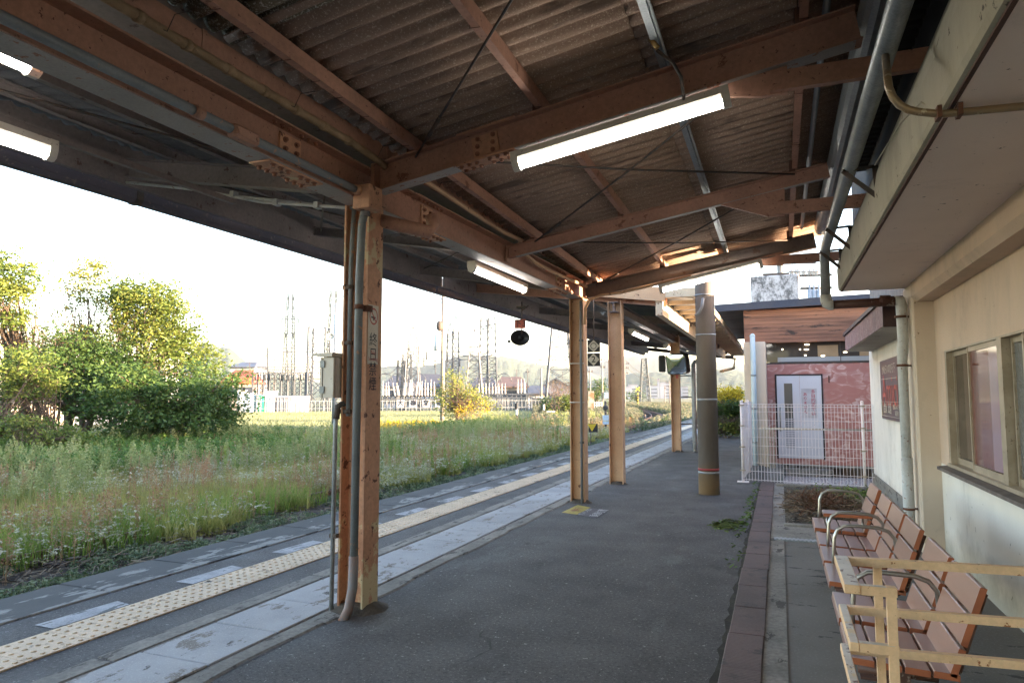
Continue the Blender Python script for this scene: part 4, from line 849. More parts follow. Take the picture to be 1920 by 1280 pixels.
def bench(label,units,arms,extra=False,ped=None):
    t=thing('slatted_bench',label,'bench',(.45,units[0][0],0),'brown slatted benches along the station wall')
    for (y0,y1) in units:
        sb=MB();se=MB()
        for k in range(4): slat(sb,se,y0,y1,(.302+k*.107,.402-.006*k+(.004 if k==3 else 0)),-.05,.096)
        # front lip
        sb.box((.250,y0,.362),(.264,y1,.380))
        o=sb.build('seat',m_bench,t); se.build('slat_end',m_bend,o)
        sb=MB();se=MB(); ang=R(62)
        for k in range(3):
            d=.075+k*.137; slat(sb,se,y0,y1,(.628+d*.32,.365+d*.95),math.atan2(.95,.32),.123,.026)
        o=sb.build('backrest',m_bench,t); se.build('slat_end',m_bend,o)
    ya,yb=units[0][0],units[-1][1]
    b=MB(); b.bar((.47,ya+.05,.335),(.47,yb-.05,.335),.05,.05)
    b.build('beam',m_brn,t)
    b=MB()
    for yy in [u[0]+.12 for u in units]+[u[1]-.12 for u in units]:
        b.tube([(.30,yy,.355),(.55,yy,.352),(.64,yy,.33),(.69,yy,.36),(.72,yy,.46),(.80,yy,.70)],.013,8)
    b.build('bracket_tubes',m_brn,t)
    for yy in ped:
        b=MB(); b.box((.44,yy-.04,0.012),(.50,yy+.04,.31)); b.box((.37,yy-.08,0),(.57,yy+.08,.012)); b.tube([(.30,yy,.30),(.62,yy,.30)],.02,8); b.build('leg',m_brn,t)
    for yy in arms:
        b=MB(); b.tube([(.31,yy,.33),(.315,yy,.45),(.325,yy,.575),(.345,yy,.625),(.39,yy,.655),(.46,yy,.66),(.60,yy,.655),(.66,yy,.635),(.695,yy,.59),(.70,yy,.52),(.68,yy,.33)],.0125,10); b.build('armrest',m_steel,t)
    if extra:
        sb=MB();se=MB(); yy=units[0][0]
        sb.bev((.325,yy+.01,.505),(.70,yy+.22,.530),.003); o=sb.build('side_board',m_bench,t)
        se.box((.325,yy+.006,.503),(.70,yy+.010,.528)); se.build('board_end',m_bend,o)
        b=MB(); b.tube([(.36,yy+.1,.5),(.36,yy+.1,.34)],.01,6); b.tube([(.64,yy+.1,.5),(.64,yy+.1,.34)],.01,6); b.build('board_support',m_steel,t)
    return t
bench('nearest brown slatted two-seat bench, partly behind the cream railing',[(3.44,3.95),(4.02,4.53)],[3.98],ped=[3.62,4.4])
bench('middle brown slatted three-seat bench with two tubular armrests',[(4.77,5.28),(5.35,5.86),(5.92,6.43)],[5.315,5.89],ped=[5.1,6.1])
bench('farthest brown slatted single bench beside the planting bed with a small side board',[(6.63,7.18)],[7.2],extra=True,ped=[6.9])
# =============== RAILING
m_rail=pm('cream_rail_paint',(.80,.54,.32),(.72,.48,.28),5,.42,bump=.15,bscale=30,spots=((.30,.10,.03),26,.72),spots2=((.16,.07,.04),12,.77),grain=.08)
m_railt=pm('worn_rail_top',(.60,.54,.46),(.50,.44,.36),9,.4,spots=((.15,.08,.06),16,.66,(1,1,1)),spots2=((.6,.45,.25),7,.6))
r=thing('cream_railing','chipped cream square-tube railing with a looped end in the right foreground','railing',(.3,3,0))
T=.031
zs_=(.883,); yf,yn=3.14,2.70
lev=[.883,.69,.535,.36]
A0=gz(1588,1050,.883+T/2); 
for k,z in enumerate(lev):
    b=MB(); x0=.215
    w=.052 if k==0 else .031
    b.bev((x0-w/2,yn-T/2,z-T/2),(x0+w/2,yf+T/2,z+T/2),.003)
    b.bar((x0+w/2,yf,z),(1.43,yf+.12,z),T)
    b.bar((x0+w/2,yn,z),(.352,yn+.008,z),T); b.build('rail',m_rail,r)
    b=MB(); b.box((x0-w/2+.003,yn-T/2+.003,z+T/2),(x0+w/2-.003,yf+T/2-.003,z+T/2+.0006)); b.box((x0+w/2,yn-.012,z+T/2+.0003),(.34,yn+.012,z+T/2+.0008)); b.build('worn_top',m_railt,r)
for (x,y,zz) in ((.345,yf+.012,.866),(.335,yn+.006,.90)):
    b=MB(); b.bar((x,y,0),(x,y,zz),T*.95); b.build('post',m_rail,r)
# =============== MESH FENCE
m_fw=pm('white_fence_coating',(.82,.76,.76),(.74,.68,.68),5,.5,spots=((.3,.18,.15),30,.72))
f=thing('mesh_fence','white welded mesh fence with round posts enclosing the gravel corner','fence',(-.66,13.2,0))
def meshpanel(a,c,z0,z1,fold=True):
    a=Vector(a);c=Vector(c);b=MB();L=(c-a).length;d=(c-a)/L; nn=Vector((-d.y,d.x,0))
    n=int(L/.052)
    for i in range(n+1):
        q=a+d*(i*L/n); b.tube([(q.x,q.y,z0),(q.x,q.y,z1-.05),(q.x+nn.x*.02,q.y+nn.y*.02,z1),],.0034,4,False)
    z=z0+.02
    while z<z1: b.tube([(a.x,a.y,z),(c.x,c.y,z)],.0036,4,False); z+=.152
    for zz in (z1-.045,z1): b.tube([(a.x,a.y,zz),(c.x,c.y,zz)],.005,4,False)
    return b.build('mesh_panel',m_fw,f)
pts=[(-.66,13.2),(1.285,12.9),(1.50,12.87)]
meshpanel((-.66,13.2,0),(1.285,12.9,0),.03,1.40); meshpanel((1.285,12.9,0),(1.45,12.88,0),.03,1.40)
meshpanel((-.66,13.2,0),(-.62,14.9,0),.03,1.42); meshpanel((-.62,14.9,0),(-.60,16.9,0),.03,1.42)
for (x,y) in ((-.66,13.2),(1.285,12.9),(-.62,14.9),(-.60,16.9)):
    b=MB(); b.cyl((x,y,0 if x<0 else -.05),(x,y,1.44),.024,12); b.sphere((x,y,1.445),.027,8,5); b.build('post',m_fw,f)
b=MB()
for (x,y) in ((-.66,13.2),(1.285,12.9)):
    for z in (.2,.62,1.0,1.37): b.box((x-.05,y-.03,z),(x+.05,y-.022,z+.02))
b.build('clamp',m_alu,f)
b=MB(); b.box((-.76,13.1,.0),(-.56,13.24,.015)); b.build('base_plate',m_fw,f)
hr=thing('low_handrail','low pale metal handrail with upright bars before the pink wall','handrail',(-.3,16.3,0))
b=MB(); a=gy(1424,803,16.2); b.tube([(a.x,16.2,a.z),(2.1,16.2,a.z)],.022,8); b.build('top_rail',m_alu,hr)
b=MB()
for k in range(6): b.bar((a.x+.02+k*.055,16.2,a.z),(a.x+.02+k*.055,16.2,-.2),.02)
b.bar((2.0,16.2,a.z),(2.0,16.2,-.3),.03); b.bar((a.x,16.2,-.1),(a.x+.32,16.2,-.1),.02); b.build('upright_bars',m_alu,hr)
# =============== PINK BUILDING
pk=thing('pink_building','pink swirl-plastered building with wood clad upper band and navy flat roof','building',(1,17.3,0))
Y=17.3
t=NT('pink_swirl_plaster')
ds=t.node('ShaderNodeTexVoronoi',feature='F1'); ds.inputs['Scale'].default_value=2.3; ds.inputs['Randomness'].default_value=1
nz=t.node('ShaderNodeTexNoise'); nz.inputs['Scale'].default_value=1.6; nz.inputs['Detail'].default_value=2; t.link(t.P((1,1,1.4)),nz.inputs['Vector'])
mx=t.node('ShaderNodeMix',data_type='RGBA',blend_type='ADD'); mx.inputs[0].default_value=.55; t.link(t.P((1,1,1.7)),mx.inputs[6]); t.link(nz.outputs['Color'],mx.inputs[7]); t.link(mx.outputs[2],ds.inputs['Vector'])
wv=t.math('FRACT',t.math('MULTIPLY',t.math('ADD',ds.outputs['Distance'],t.math('MULTIPLY',t.noise(9,3,.6,(.6,1,2.5)),.10)),3.0))
sc_=t.node('ShaderNodeSeparateColor'); t.link(ds.outputs['Color'],sc_.inputs[0])
f1=t.math('MULTIPLY',t.ramp(wv,.35,1.,raw=True),t.math('MULTIPLY',sc_.outputs[0],t.ramp(t.noise(12,4,.7,(.5,1,1.6)),.25,.6)))
f1=t.math('MULTIPLY',f1,2.0); f1=t.math('MINIMUM',f1,1.0); c=t.mix(f1,(.50,.22,.19),(.70,.48,.44)); c=t.mix(t.ramp(t.noise(1.3,4),.4,.7),c,(.42,.17,.15)) if False else c
t.bump(wv,.25,.01); m_pink=t.out(c,.8)
b=MB(); b.box((-.28,Y,-.02),(6,Y+8,2.30)); b.build('wall',m_pink,pk)
b=MB(); b.box((-.33,Y-.04,-.4),(6,Y-.0,-.02)); b.build('foundation',pm('stained_foundation',(.16,.105,.07),(.08,.06,.05),3,.9,stretch=(3,1,.4),bump=.4,spots=((.22,.2,.18),5,.62,(2,1,.3))),pk)
b=MB(); b.box((-.36,Y-.12,-.075),(6,Y-.041,-.02)); b.build('foundation_ledge',m_kerb,pk)
# glazed strip
m_int=pm('dim_interior',(.10,.075,.06),(.07,.05,.04),1,.8)
b=MB(); b.box((-.20,Y+.5,2.30),(6,Y+7,2.82)); b.build('interior_back',m_int,pk)
t=NT('strip_glass'); b=MB(); b.box((-.27,Y+.03,2.34),(6,Y+.04,2.80)); b.build('strip_glass',glass('strip_glass_m',(.075,.06,.05),.05),pk)
b=MB(); b.box((-.28,Y-.01,2.30),(6,Y+.05,2.335)); b.box((.0,Y-.005,2.335),(6,Y+.02,2.35)) 
for xx in (1.32,): b.box((xx,Y+.0,2.335),(xx+.015,Y+.05,2.80))
b.build('strip_frame',m_iron,pk)
b=MB(); b.box((-.02,Y+.015,2.35),(6,Y+.028,2.455)); b.build('pale_ledge',glass('pale_ledge_m',(.42,.42,.42),.2),pk)
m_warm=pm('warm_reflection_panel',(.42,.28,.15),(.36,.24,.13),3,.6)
b=MB(); b.box((1.72,Y+.017,2.46),(2.6,Y+.028,2.80)); b.box((.85,Y+.017,2.46),(1.28,Y+.028,2.72)); b.build('reflection_panel',m_warm,pk)  # tan panels paint the warm building reflected in the glass
m_spot=emis('spot_lamp',(1,.85,.6),1.6)
for (px,py,w_) in ((1447,704,.06),(1513,646,.05),(1512,655,.05),(1467,655,.015),(1500,655,.015),(1543,667,.04),(1585,660,.04),(1510,666,.02)):
    q=gy(px,py,Y+.01); b=MB(); b.box((q.x-w_*.9,Y+.012,q.z-.008),(q.x+w_*.9,Y+.016,q.z+.01)); b.build('ceiling_lamp',m_spot,pk)
# wood band leaning outward
t=NT('red_brown_boards'); g=t.node('ShaderNodeNewGeometry'); sx=t.node('ShaderNodeSeparateXYZ'); t.link(g.outputs['Position'],sx.inputs[0])
c=t.mix(t.ramp(t.noise(1.2,7,.65,(.5,1,5)),.3,.7),(.42,.205,.135),(.24,.12,.085)); c=t.mix(t.ramp(t.noise(1.6,7,.7,(.7,1,3)),.62,.72),c,(.07,.05,.045)); t.bump(t.noise(20,4,.6,(.2,1,3)),.3); m_wood=t.out(c,.8)
b=MB(); nb=9
zb0,zb1=2.80,3.56
for k in range(nb):
    f0=k/nb; f1_=(k+1)/nb; za=zb0+(zb1-zb0)*f0; zc=zb0+(zb1-zb0)*f1_
    xl0=xl1=-.745
    yo=Y-.15-.25*f0
    b.add([(xl0,yo,za),(6,yo,za),(6,yo-.030,zc-.006),(xl1,yo-.030,zc-.006),(xl0,yo+.3,za),(xl1,yo+.3,zc-.006)],[(0,1,2,3),(4,0,3,5)])
    b.add([(xl1,yo-.03,zc-.006),(6,yo-.03,zc-.006),(6,yo,zc),(xl1,yo,zc)],[(0,1,2,3)])
b.add([(-.745,Y-.15,2.80),(6,Y-.15,2.80),(6,Y+.05,2.80),(-.745,Y+.05,2.80)],[(3,2,1,0)]); b.build('wood_band',m_wood,pk)
b=MB(); b.box((-.27,Y+.06,2.80),(6,Y+8,3.5)); b.box((-.74,Y-.1,2.805),(-.27,Y+8,3.52)); b.build('upper_core',m_sill,pk)
b=MB(); b.add([(-1.37,Y-.6,3.535),(6,Y-.6,3.70),(6,Y+8,3.70),(-1.37,Y+8,3.535),(-1.37,Y-.6,3.70),(6,Y-.6,3.90),(6,Y+8,3.90),(-1.37,Y+8,3.70)],[(0,3,2,1),(4,5,6,7),(0,1,5,4),(1,2,6,5),(2,3,7,6),(3,0,4,7)]); b.build('roof',pm('navy_roof_metal',(.030,.036,.062),(.045,.045,.062),2,.5,grain=.2,stretch=(1,1,.3)),pk)
b=MB(); b.add([(-1.33,Y-.55,3.530),(-.5,Y-.55,3.555),(-.5,Y+7.9,3.555),(-1.33,Y+7.9,3.530)],[(3,2,1,0)]); b.build('eave_soffit',stucco('grey_soffit',(.14,.13,.12),(.09,.085,.08),20,.4,((.05,.05,.05),4,.6)),pk)
# white column
b=MB(); b.bev((-.74,16.5,-.1),(-.27,17.28,2.78),.01); b.build('column',m_pierm,pk)
p=thing('pale_blue_downpipe','pale blue capped pipe on the white column beside the pink wall','pipe',(-.6,16.4,0))
a=gy(1411,640,16.42); e=gy(1416,880,16.42)
b=MB(); b.cyl((a.x,16.42,a.z+.12),(a.x,16.42,-.1),.058,14); b.sphere((a.x,16.42,a.z+.12),.062,12,6); b.build('tube',pm('pale_blue_pipe',(.46,.56,.60),(.42,.52,.56),3,.5),p)
b=MB()
for z in (2.0,1.25,.5): b.tube([(a.x,16.42,z),(a.x,16.42,z+.03)],.063,14)
b.build('clamp',m_gal,p)
# door
da=gy(1453,702,Y-.02); db=gy(1545,862,Y-.02)
m_door=pm('pale_lilac_door',(.76,.76,.82),(.72,.72,.78),1.5,.4); m_dframe=pm('dark_door_frame',(.035,.025,.03),None,5,.5)
x0,x1,z0,z1=da.x+.03,db.x-.0,db.z+.02,da.z-.03
fr=MB(); fr.box((x0-.035,Y-.03,z0-.02),(x0,Y+.0,z1+.035)); fr.box((x1,Y-.03,z0-.02),(x1+.03,Y,z1+.035)); fr.box((x0,Y-.031,z1),(x1,Y,z1+.035)); fo_=fr.build('door_frame',m_dframe,pk)
xm=x0+(x1-x0)*.52
for k,(xa,xb) in enumerate(((x0,xm-.002),(xm+.002,x1))):
    b=MB(); b.bev((xa,Y-.02-.006*(1-k),z0),(xb,Y-.001,z1),.003); d_=b.build('door',m_door,pk)
    if k==0:
        b=MB(); b.box((x0+.16,Y-.030,z1-1.20),(x0+.34,Y-.026,z1-.18)); b.build('pane',glass('door_pane',(.12,.12,.12),.15),d_)
        b=MB()
        for i in range(14): b.bar((x0+.17,Y-.030,z0+.25+i*.05),(x0+.36,Y-.030,z0+.25+i*.05),.010,.028)
        b.build('louvre',pm('louvre_white',(.50,.50,.56),None,4,.5),d_)
        b=MB(); b.tube([(x0+.06,Y-.03,z0+.62),(x0+.06,Y-.07,z0+.66),(x0+.06,Y-.07,z1-.78),(x0+.06,Y-.03,z1-.74)],.014,8); b.build('handle',m_steel,d_)
    else:
        b=MB(); b.box((xm+.03,Y-.024,z1-.98),(xm+.36,Y-.0215,z1-.30)); n_=b.build('notice',pm('paper_white',(.66,.64,.68),None,3,.7),d_)
        b=MB()
        for i,ch in enumerate('多目的室では'): b.text(ch,.10,(xm+.28,Y-.0255,z1-.38-i*.10),(1,0,0),(0,0,1),ext=.0002,bold=.001)
        for i,ch in enumerate('ありません'): b.text(ch,.09,(xm+.11,Y-.0255,z1-.44-i*.10),(1,0,0),(0,0,1),ext=.0002,bold=.001)
        b.build('red_lettering',pm('note_red',(.55,.08,.12),None,3,.7),n_)
b=MB(); q=gy(1554,704,Y-.01); b.box((q.x-.012,Y-.02,q.z-.16),(q.x+.012,Y-.001,q.z+.0)); b.build('door_hook',m_rustm,pk)
b=MB(); b.box((-.2,Y-.55,-.32),(1.05,Y-.13,-.09)); b.build('step',m_kerb,pk)
# roof things
a=gy(1407,520,19); e=gy(1500,570,19)
t=NT('mottled_concrete'); c=t.mix(t.ramp(t.noise(5.5,9,.8,(1.2,1,.8)),.40,.62),(.50,.49,.49),(.10,.10,.10)); m_mot=t.out(c,.9)
b=MB(); b.bev((a.x,19,3.6),(e.x,19.9,a.z+.02),.02); tag(b.build('rooftop_block',m_mot),'black-and-white mottled concrete block on the navy roof of the pink building','concrete block')
up=thing('rooftop_utility_pole','concrete utility pole with crossarms and insulators behind the pink building','utility pole',(1.2,27,0))
m_con=pm('pale_pole_concrete',(.30,.28,.25),(.24,.22,.2),3,.8); m_por=pm('porcelain',(.62,.60,.58),(.4,.35,.3),6,.35)
q=gy(1462,480,27); b=MB(); b.cyl((q.x,27,-.5),(q.x,27,q.z+1),.13,14,.11); b.build('shaft',m_con,up)
b=MB()
for py,xa,xb in ((494,1452,1530),(515,1430,1480),(517,1495,1560),(541,1500,1560)):
    l=gy(xa,py,26.8);r_=gy(xb,py-2,26.8); b.bar(l,r_,.07,.08)
b.build('crossarm',m_iron,up)
b=MB()
for px in (1484,1492,1497,1507,1518,1525,1531,1545):
    c_=gy(px,510,26.8); b.cyl((c_.x,26.8,c_.z-.12),(c_.x,26.8,c_.z+.12),.07,8,.04); b.cyl((c_.x,26.8,c_.z),(c_.x,26.8,c_.z+.04),.1,8)
b.build('insulator',m_por,up)
b=MB()
for px in (1519,1527,1536): 
    c_=gy(px,560,26.7); b.cyl((c_.x,26.7,c_.z-.45),(c_.x,26.7,c_.z+.33),.085,8); b.cyl((c_.x,26.7,c_.z+.3),(c_.x,26.7,c_.z+.5),.04,6)
b.bev((gy(1514,555,26.9).x,26.8,gy(1514,568,26.9).z),(gy(1541,555,26.9).x,27.3,gy(1514,548,26.9).z),.02); b.build('transformer',pm('transformer_grey',(.33,.37,.42),(.25,.28,.33),6,.5),up)

# unseen long block added behind the pink building to shade weeds and trees
ax=thing('added_shade_block','unseen plain block added behind the pink building to shade weeds and trees','building',(4,30,0))
b=MB(); b.box((1.3,26.2,-.1),(8,47,4.3)); b.build('wall',m_wallw,ax); b=MB(); b.box((1.2,26.0,4.3),(8.1,47.2,4.55)); b.build('roof',m_sill,ax)
# =============== TRACKS AND TRACKSIDE
m_rail_st=pm('rusty_rail',(.14,.06,.035),(.09,.045,.03),6,.7,bump=.3); m_sleep=pm('old_sleeper',(.055,.035,.028),(.035,.026,.022),5,.95,bump=.6,bscale=20)
def track_x(y):  # centre of the second track: straight, then bending left
    return -11.15 if y<52 else -11.15+ (0.012*(y-52) if y<58 else .07) -max(0,(y-62))**1.55*.026
tr=thing('railway_track','rusty disused railway track half buried in weeds, curving away at the platform end','railway track',(-11.15,20,-1.0))
ys=[-10+2.0*i for i in range(75)]
for s in (-.56,.56):
    b=MB(); prev=None
    P_=[Vector((track_x(y)+s,y,-.80+(.25*min(1,max(0,(y-45)/20)) if 1 else 0))) for y in ys]
    pr=[(-.032,.0),(-.032,-.035),(-.009,-.05),(-.009,-.12),(-.06,-.14),(-.06,-.15),(.06,-.15),(.06,-.14),(.009,-.12),(.009,-.05),(.032,-.035),(.032,0)]
    n=len(pr); vs=[]
    for i,p_ in enumerate(P_):
        d=(P_[min(i+1,len(P_)-1)]-P_[max(i-1,0)]).normalized(); rr=d.cross(Vector((0,0,1))).normalized()
        vs+= [p_+rr*a+Vector((0,0,c_)) for a,c_ in pr]
    b.add(vs,[(i*n+k,(i+1)*n+k,(i+1)*n+(k+1)%n,i*n+(k+1)%n) for i in range(len(P_)-1) for k in range(n)]); b.build('rail',m_rail_st,tr)
b=MB(); y=-8
while y<110:
    x=track_x(y); z=-.80+.25*min(1,max(0,(y-45)/20)); b.box((x-1.05,y,z-.29),(x+1.05,y+.22,z-.15)); y+=.95 if y<60 else 1.3
o=b.build('sleeper',m_sleep,tr)
b=MB(); n=60
vs=[]
for j in range(n+1):
    y=44+70*j/n; x=track_x(y); h=-.80+.25*min(1,max(0,(y-45)/20))-.2
    for dx,dz in ((-2.6,-.45),(-1.5,0),(1.5,0),(2.6,-.45)): vs.append((x+dx,y,max(h+dz,-1.02)))
b.add(vs,[(j*4+k,j*4+k+1,(j+1)*4+k+1,(j+1)*4+k) for j in range(n) for k in range(3)]); b.build('ballast_bank',m_dirt,kind='structure')
def G(px,py): return gz(px,py,-1.05)
m_conc2=pm('weathered_pole_concrete',(.24,.21,.18),(.17,.155,.135),2.5,.85,stretch=(1,1,.3),spots=((.13,.12,.11),7,.64))
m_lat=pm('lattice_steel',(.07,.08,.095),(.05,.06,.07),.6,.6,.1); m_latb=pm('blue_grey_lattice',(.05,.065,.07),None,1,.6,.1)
m_ins=pm('white_bushing',(.36,.34,.33),(.28,.25,.24),2,.35); m_sgnw=pm('white_sign',(.75,.74,.72),None,3,.5)
# big concrete pole in the field with transformer
s=thing('field_pole','tall concrete pole carrying a small transformer beside the yellow sapling','utility pole',tuple(G(829,797)))
g=G(829,797); D=math.hypot(g.x,g.y); tp=gd(828,553,D)
b=MB(); b.cyl((g.x,g.y,-1.3),(g.x,g.y,tp.z+1.5),.20,14,.15); b.build('shaft',m_conc2,s)
b=MB(); q=gd(820,642,D-.4); b.cyl((q.x,q.y,q.z-.75),(q.x,q.y,q.z+.65),.30,12); b.cyl((q.x,q.y,q.z+.65),(q.x,q.y,q.z+1.2),.09,6); b.build('transformer',pm('pale_blue_can',(.5,.55,.6),None,3,.5),s)
b=MB(); q=gd(824,611,D-.35); b.sphere(tuple(q),.32,8,6,1.5)
for py in (560,567): 
    l=gd(795,py,D);r_=gd(831,py,D); b.bar(l,r_,.08)
b.build('fittings',m_iron,s)
b=MB()
for z in (.6,1.2,1.8): b.tube([(g.x,g.y,z-1),(g.x,g.y,z-.95)],.215,12)
b.build('band',m_gal,s)
# pole with loudspeaker horn left of the near pillar
g=G(625,830); D=math.hypot(g.x,g.y)
s=thing('speaker_pole','grey pole with a horn loudspeaker just left of the near pillar','pole',tuple(g)); tp=gd(626,568,D)
b=MB(); b.cyl((g.x,g.y,-1.2),(g.x,g.y,tp.z),.13,10,.10); b.build('shaft',m_gal,s)
horn(gd(619,631,D-.5),(.55,-.83,0),.22,.35,s,pm('horn_grey',(.33,.37,.38),None,5,.5))
# trackside markers
def marker(name,label,cat,px,py,fn):
    g=G(px,py); t_=thing(name,label,cat,tuple(g)); D=math.hypot(g.x,g.y); fn(t_,g,D); return t_
rt=Vector((_X.x,_Y.x,0)).normalized(); rt=Vector((.93,.36,0)).normalized()
def board(t_,c,w_,h_,mat,name='panel',th=.03):
    b=MB(); b.bar(Vector(c)-rt*w_/2,Vector(c)+rt*w_/2,th,h_); return b.build(name,mat,t_)
m_yel=pm('sign_yellow',(.72,.50,.04),None,4,.5); m_blu=pm('pale_blue_board',(.42,.52,.62),None,4,.5); m_lamp_o=emis('amber_glow',(1,.45,.1),.25)
def f1(t_,g,D):
    z=gd(967,757,D).z
    b=MB(); b.cyl((g.x,g.y,-1.1),(g.x,g.y,z),.09,10); b.build('post',m_sgnw,t_)
    b=MB(); b.cyl((g.x,g.y,z-1.7),(g.x,g.y,z-.9),.10,10); b.bar((g.x-.1,g.y-.1,z-.2),(g.x+.1,g.y-.1,z-.2),.25,.5); b.build('dark_bands',m_black,t_)
    b=MB(); b.cyl((g.x,g.y,z-1.5),(g.x,g.y,z-1.1),.105,10); b.build('red_band',m_sr,t_)
marker('signal_post','white and dark banded trackside post beside the weeds','post',969,800,f1)
def f2(t_,g,D):
    q=gd(951,791,D-.1); b=MB(); b.cyl((g.x,g.y,-1.2),(g.x,g.y,q.z),.04,6); b.build('post',m_iron,t_); b=MB(); b.bev((q.x-.35,q.y-.2,q.z-.05),(q.x+.35,q.y+.2,q.z+.28),.08); b.build('lamp_head',m_mot,t_)
marker('low_signal','low mottled signal lamp on a thin stalk in the weeds','signal',951,803,f2)
def f3(t_,g,D):
    c=gd(1033,778,D); board(t_,c,.85,.85,m_sgnw); b=MB(); b.text('35',.75,c-Vector((rt.y,-rt.x,0))*-.0+Vector((.012,-.03,0)),rt,(0,0,1),ext=.002,bold=.02); b.build('numerals',m_black,t_)
    b=MB(); b.cyl((g.x,g.y+.05,-1.2),(g.x,g.y+.05,c.z),.05,6); b.build('post',m_iron,t_)
marker('number_sign','small square white trackside sign numbered 35','sign',1033,790,f3)
def f4(t_,g,D):
    tp=gd(1015,690,D); b=MB(); b.cyl((g.x,g.y,-1.2),(g.x,g.y,tp.z),.13,10,.11); b.build('shaft',m_conc2,t_); q=gd(1015,745,D); b=MB(); b.cyl((q.x,q.y,q.z-.1),(q.x,q.y,q.z+.1),.14,10); b.build('band',m_sgnw,t_)
marker('trackside_pole','slim grey concrete pole standing left of the green shrub','pole',1015,785,f4)
def f5(t_,g,D):
    b=MB(); tp=gd(1020,758,D); b.cyl((g.x,g.y,-1.2),(g.x,g.y,tp.z),.10,8); b.build('post',m_sgnw,t_); b=MB(); b.cyl((g.x,g.y,tp.z-1.1),(g.x,g.y,tp.z-.6),.11,8); b.build('dark_band',m_black,t_)
marker('marker_post','short white post with a dark band between the slim pole and the number sign','post',1020,786,f5)
def f6(t_,g,D):
    tp=gd(1136,752,D); b=MB(); b.cyl((g.x,g.y,-1.2),(g.x,g.y,tp.z),.075,8); b.build('post',m_iron,t_)
    b=MB(); q=gd(1135.5,765,D-.08); b.bev((q.x-.18,q.y-.1,q.z-.12),(q.x+.18,q.y+.1,q.z+.16),.05); b.build('lamp_head',m_black,t_)
    for py,h_,m_ in ((783,.36,m_blu),(787,.14,m_yel),(791,.30,m_blu)): board(t_,gd(1136,py,D-.12),.42,h_,m_)
marker('signal_board_post','dark post with a pale blue board and yellow stripe between the second and third pillars','signal',1136,816,f6)
def f7(t_,g,D):
    q=gd(1110,802,D); b=MB(); b.cyl((g.x,g.y,-1.2),(g.x,g.y,q.z),.02,6); b.build('post',m_iron,t_); board(t_,q+Vector((.05,.03,0)),.42,.40,m_black,'backing')
    b=MB(); u=Vector((0,0,1)); n_=Vector((.36,-.93,0))*.03; c=q+n_; b.add([c-rt*.22+u*.18,c+rt*.2+u*.18,c-u*.16],[(0,2,1)]); b.build('triangle',m_yel,t_)
marker('warning_sign','small yellow triangle on a black plate, low in the weeds by the second pillar','sign',1108,846,f7)
def f8(t_,g,D):
    q=gd(1209,778,D); b=MB(); b.cyl((g.x,g.y,-1.2),(g.x,g.y,q.z),.11,8); b.sphere((g.x,g.y,q.z),.12,8,5); b.build('post',m_iron,t_)
marker('short_post','short dark post alone in the far green weeds','post',1209,794,f8)
# distant poles with crossarms
def upole(px,pyb,pyt,label,arms=((0,14),(6,10)),lit=False,dist=None,r=.13):
    g=G(px,pyb) if dist is None else Vector((gd(px,742,dist).x,gd(px,742,dist).y,-1.05)); D=math.hypot(g.x,g.y); tp=gd(px,pyt,D)
    t_=thing('utility_pole',label,'utility pole',tuple(g),'distant utility poles')
    b=MB(); b.cyl((g.x,g.y,-1.3),(g.x,g.y,tp.z),r,8,r*.75); b.build('shaft',m_conc2,t_)
    b=MB()
    for dy,w_ in arms:
        c=gd(px,pyt+dy+3,D); hw=w_/1280*D/2; b.bar(c-rt*hw,c+rt*hw,.09)
        for k in (-1,-.5,.5,1): b.cyl(c+rt*hw*k,c+rt*hw*k+Vector((0,0,.25)),.06,5)
    b.build('crossarm',m_iron,t_); return tp
P1=upole(1130,775,668,'distant utility pole with a lit box on it, just right of the diamond sign',((4,10),(18,8)))
P2=upole(1172,771,675,'distant utility pole close beside the third pillar',((4,14),(12,12),(22,10)))
P3=upole(1247,764,722,'distant bare utility pole left of the far crossing',((3,3),),r=.11)
P4=upole(1256,766,713,'distant utility pole with a wide crossarm before the pale buildings',((2,14),(9,6)))
P5=upole(1107,770,690,'distant leaning utility pole behind the diamond sign',((4,8),))
P6=upole(1121,762,712,'farthest thin utility pole between the second and third pillars',((3,8),))
P7=upole(989,768,690,'distant thin utility pole rising above the tiled houses',((5,6),),r=.09)
P8=upole(497,742,663,'distant thin pole above the orange roofed house',((2,4),),dist=150,r=.12)
P9=upole(513,742,670,'second distant thin pole above the orange roofed house',((2,4),),dist=155,r=.12)
q=gd(1135,741,math.hypot(P1.x,P1.y)); b=MB(); b.bev((q.x-.1,q.y-.3,q.z-.45),(q.x+.6,q.y+.2,q.z+.45),.03); tag(b.build('sunlit_box',m_sgnw),'small sunlit white box on the side of a distant utility pole','box')
# overhead wires
def wires(name,label,segs,sag=.8,r=.012):
    b=MB()
    for p_,q_ in segs:
        p_=Vector(p_);q_=Vector(q_); pts=[p_.lerp(q_,i/10)-Vector((0,0,sag*4*(i/10)*(1-i/10))) for i in range(11)]; b.tube(pts,r,3,False)
    tag(b.build(name,m_iron),label,'wires')
wires('overhead_wires','thin overhead wires between the distant poles beyond the third pillar',[(P2,P4),(P2+Vector((0,0,-1)),P4+Vector((0,0,-1))),(P1,P2),(P4,P4+Vector((30,60,0))),(P1+Vector((0,0,-2)),P6)],1.2,.03)
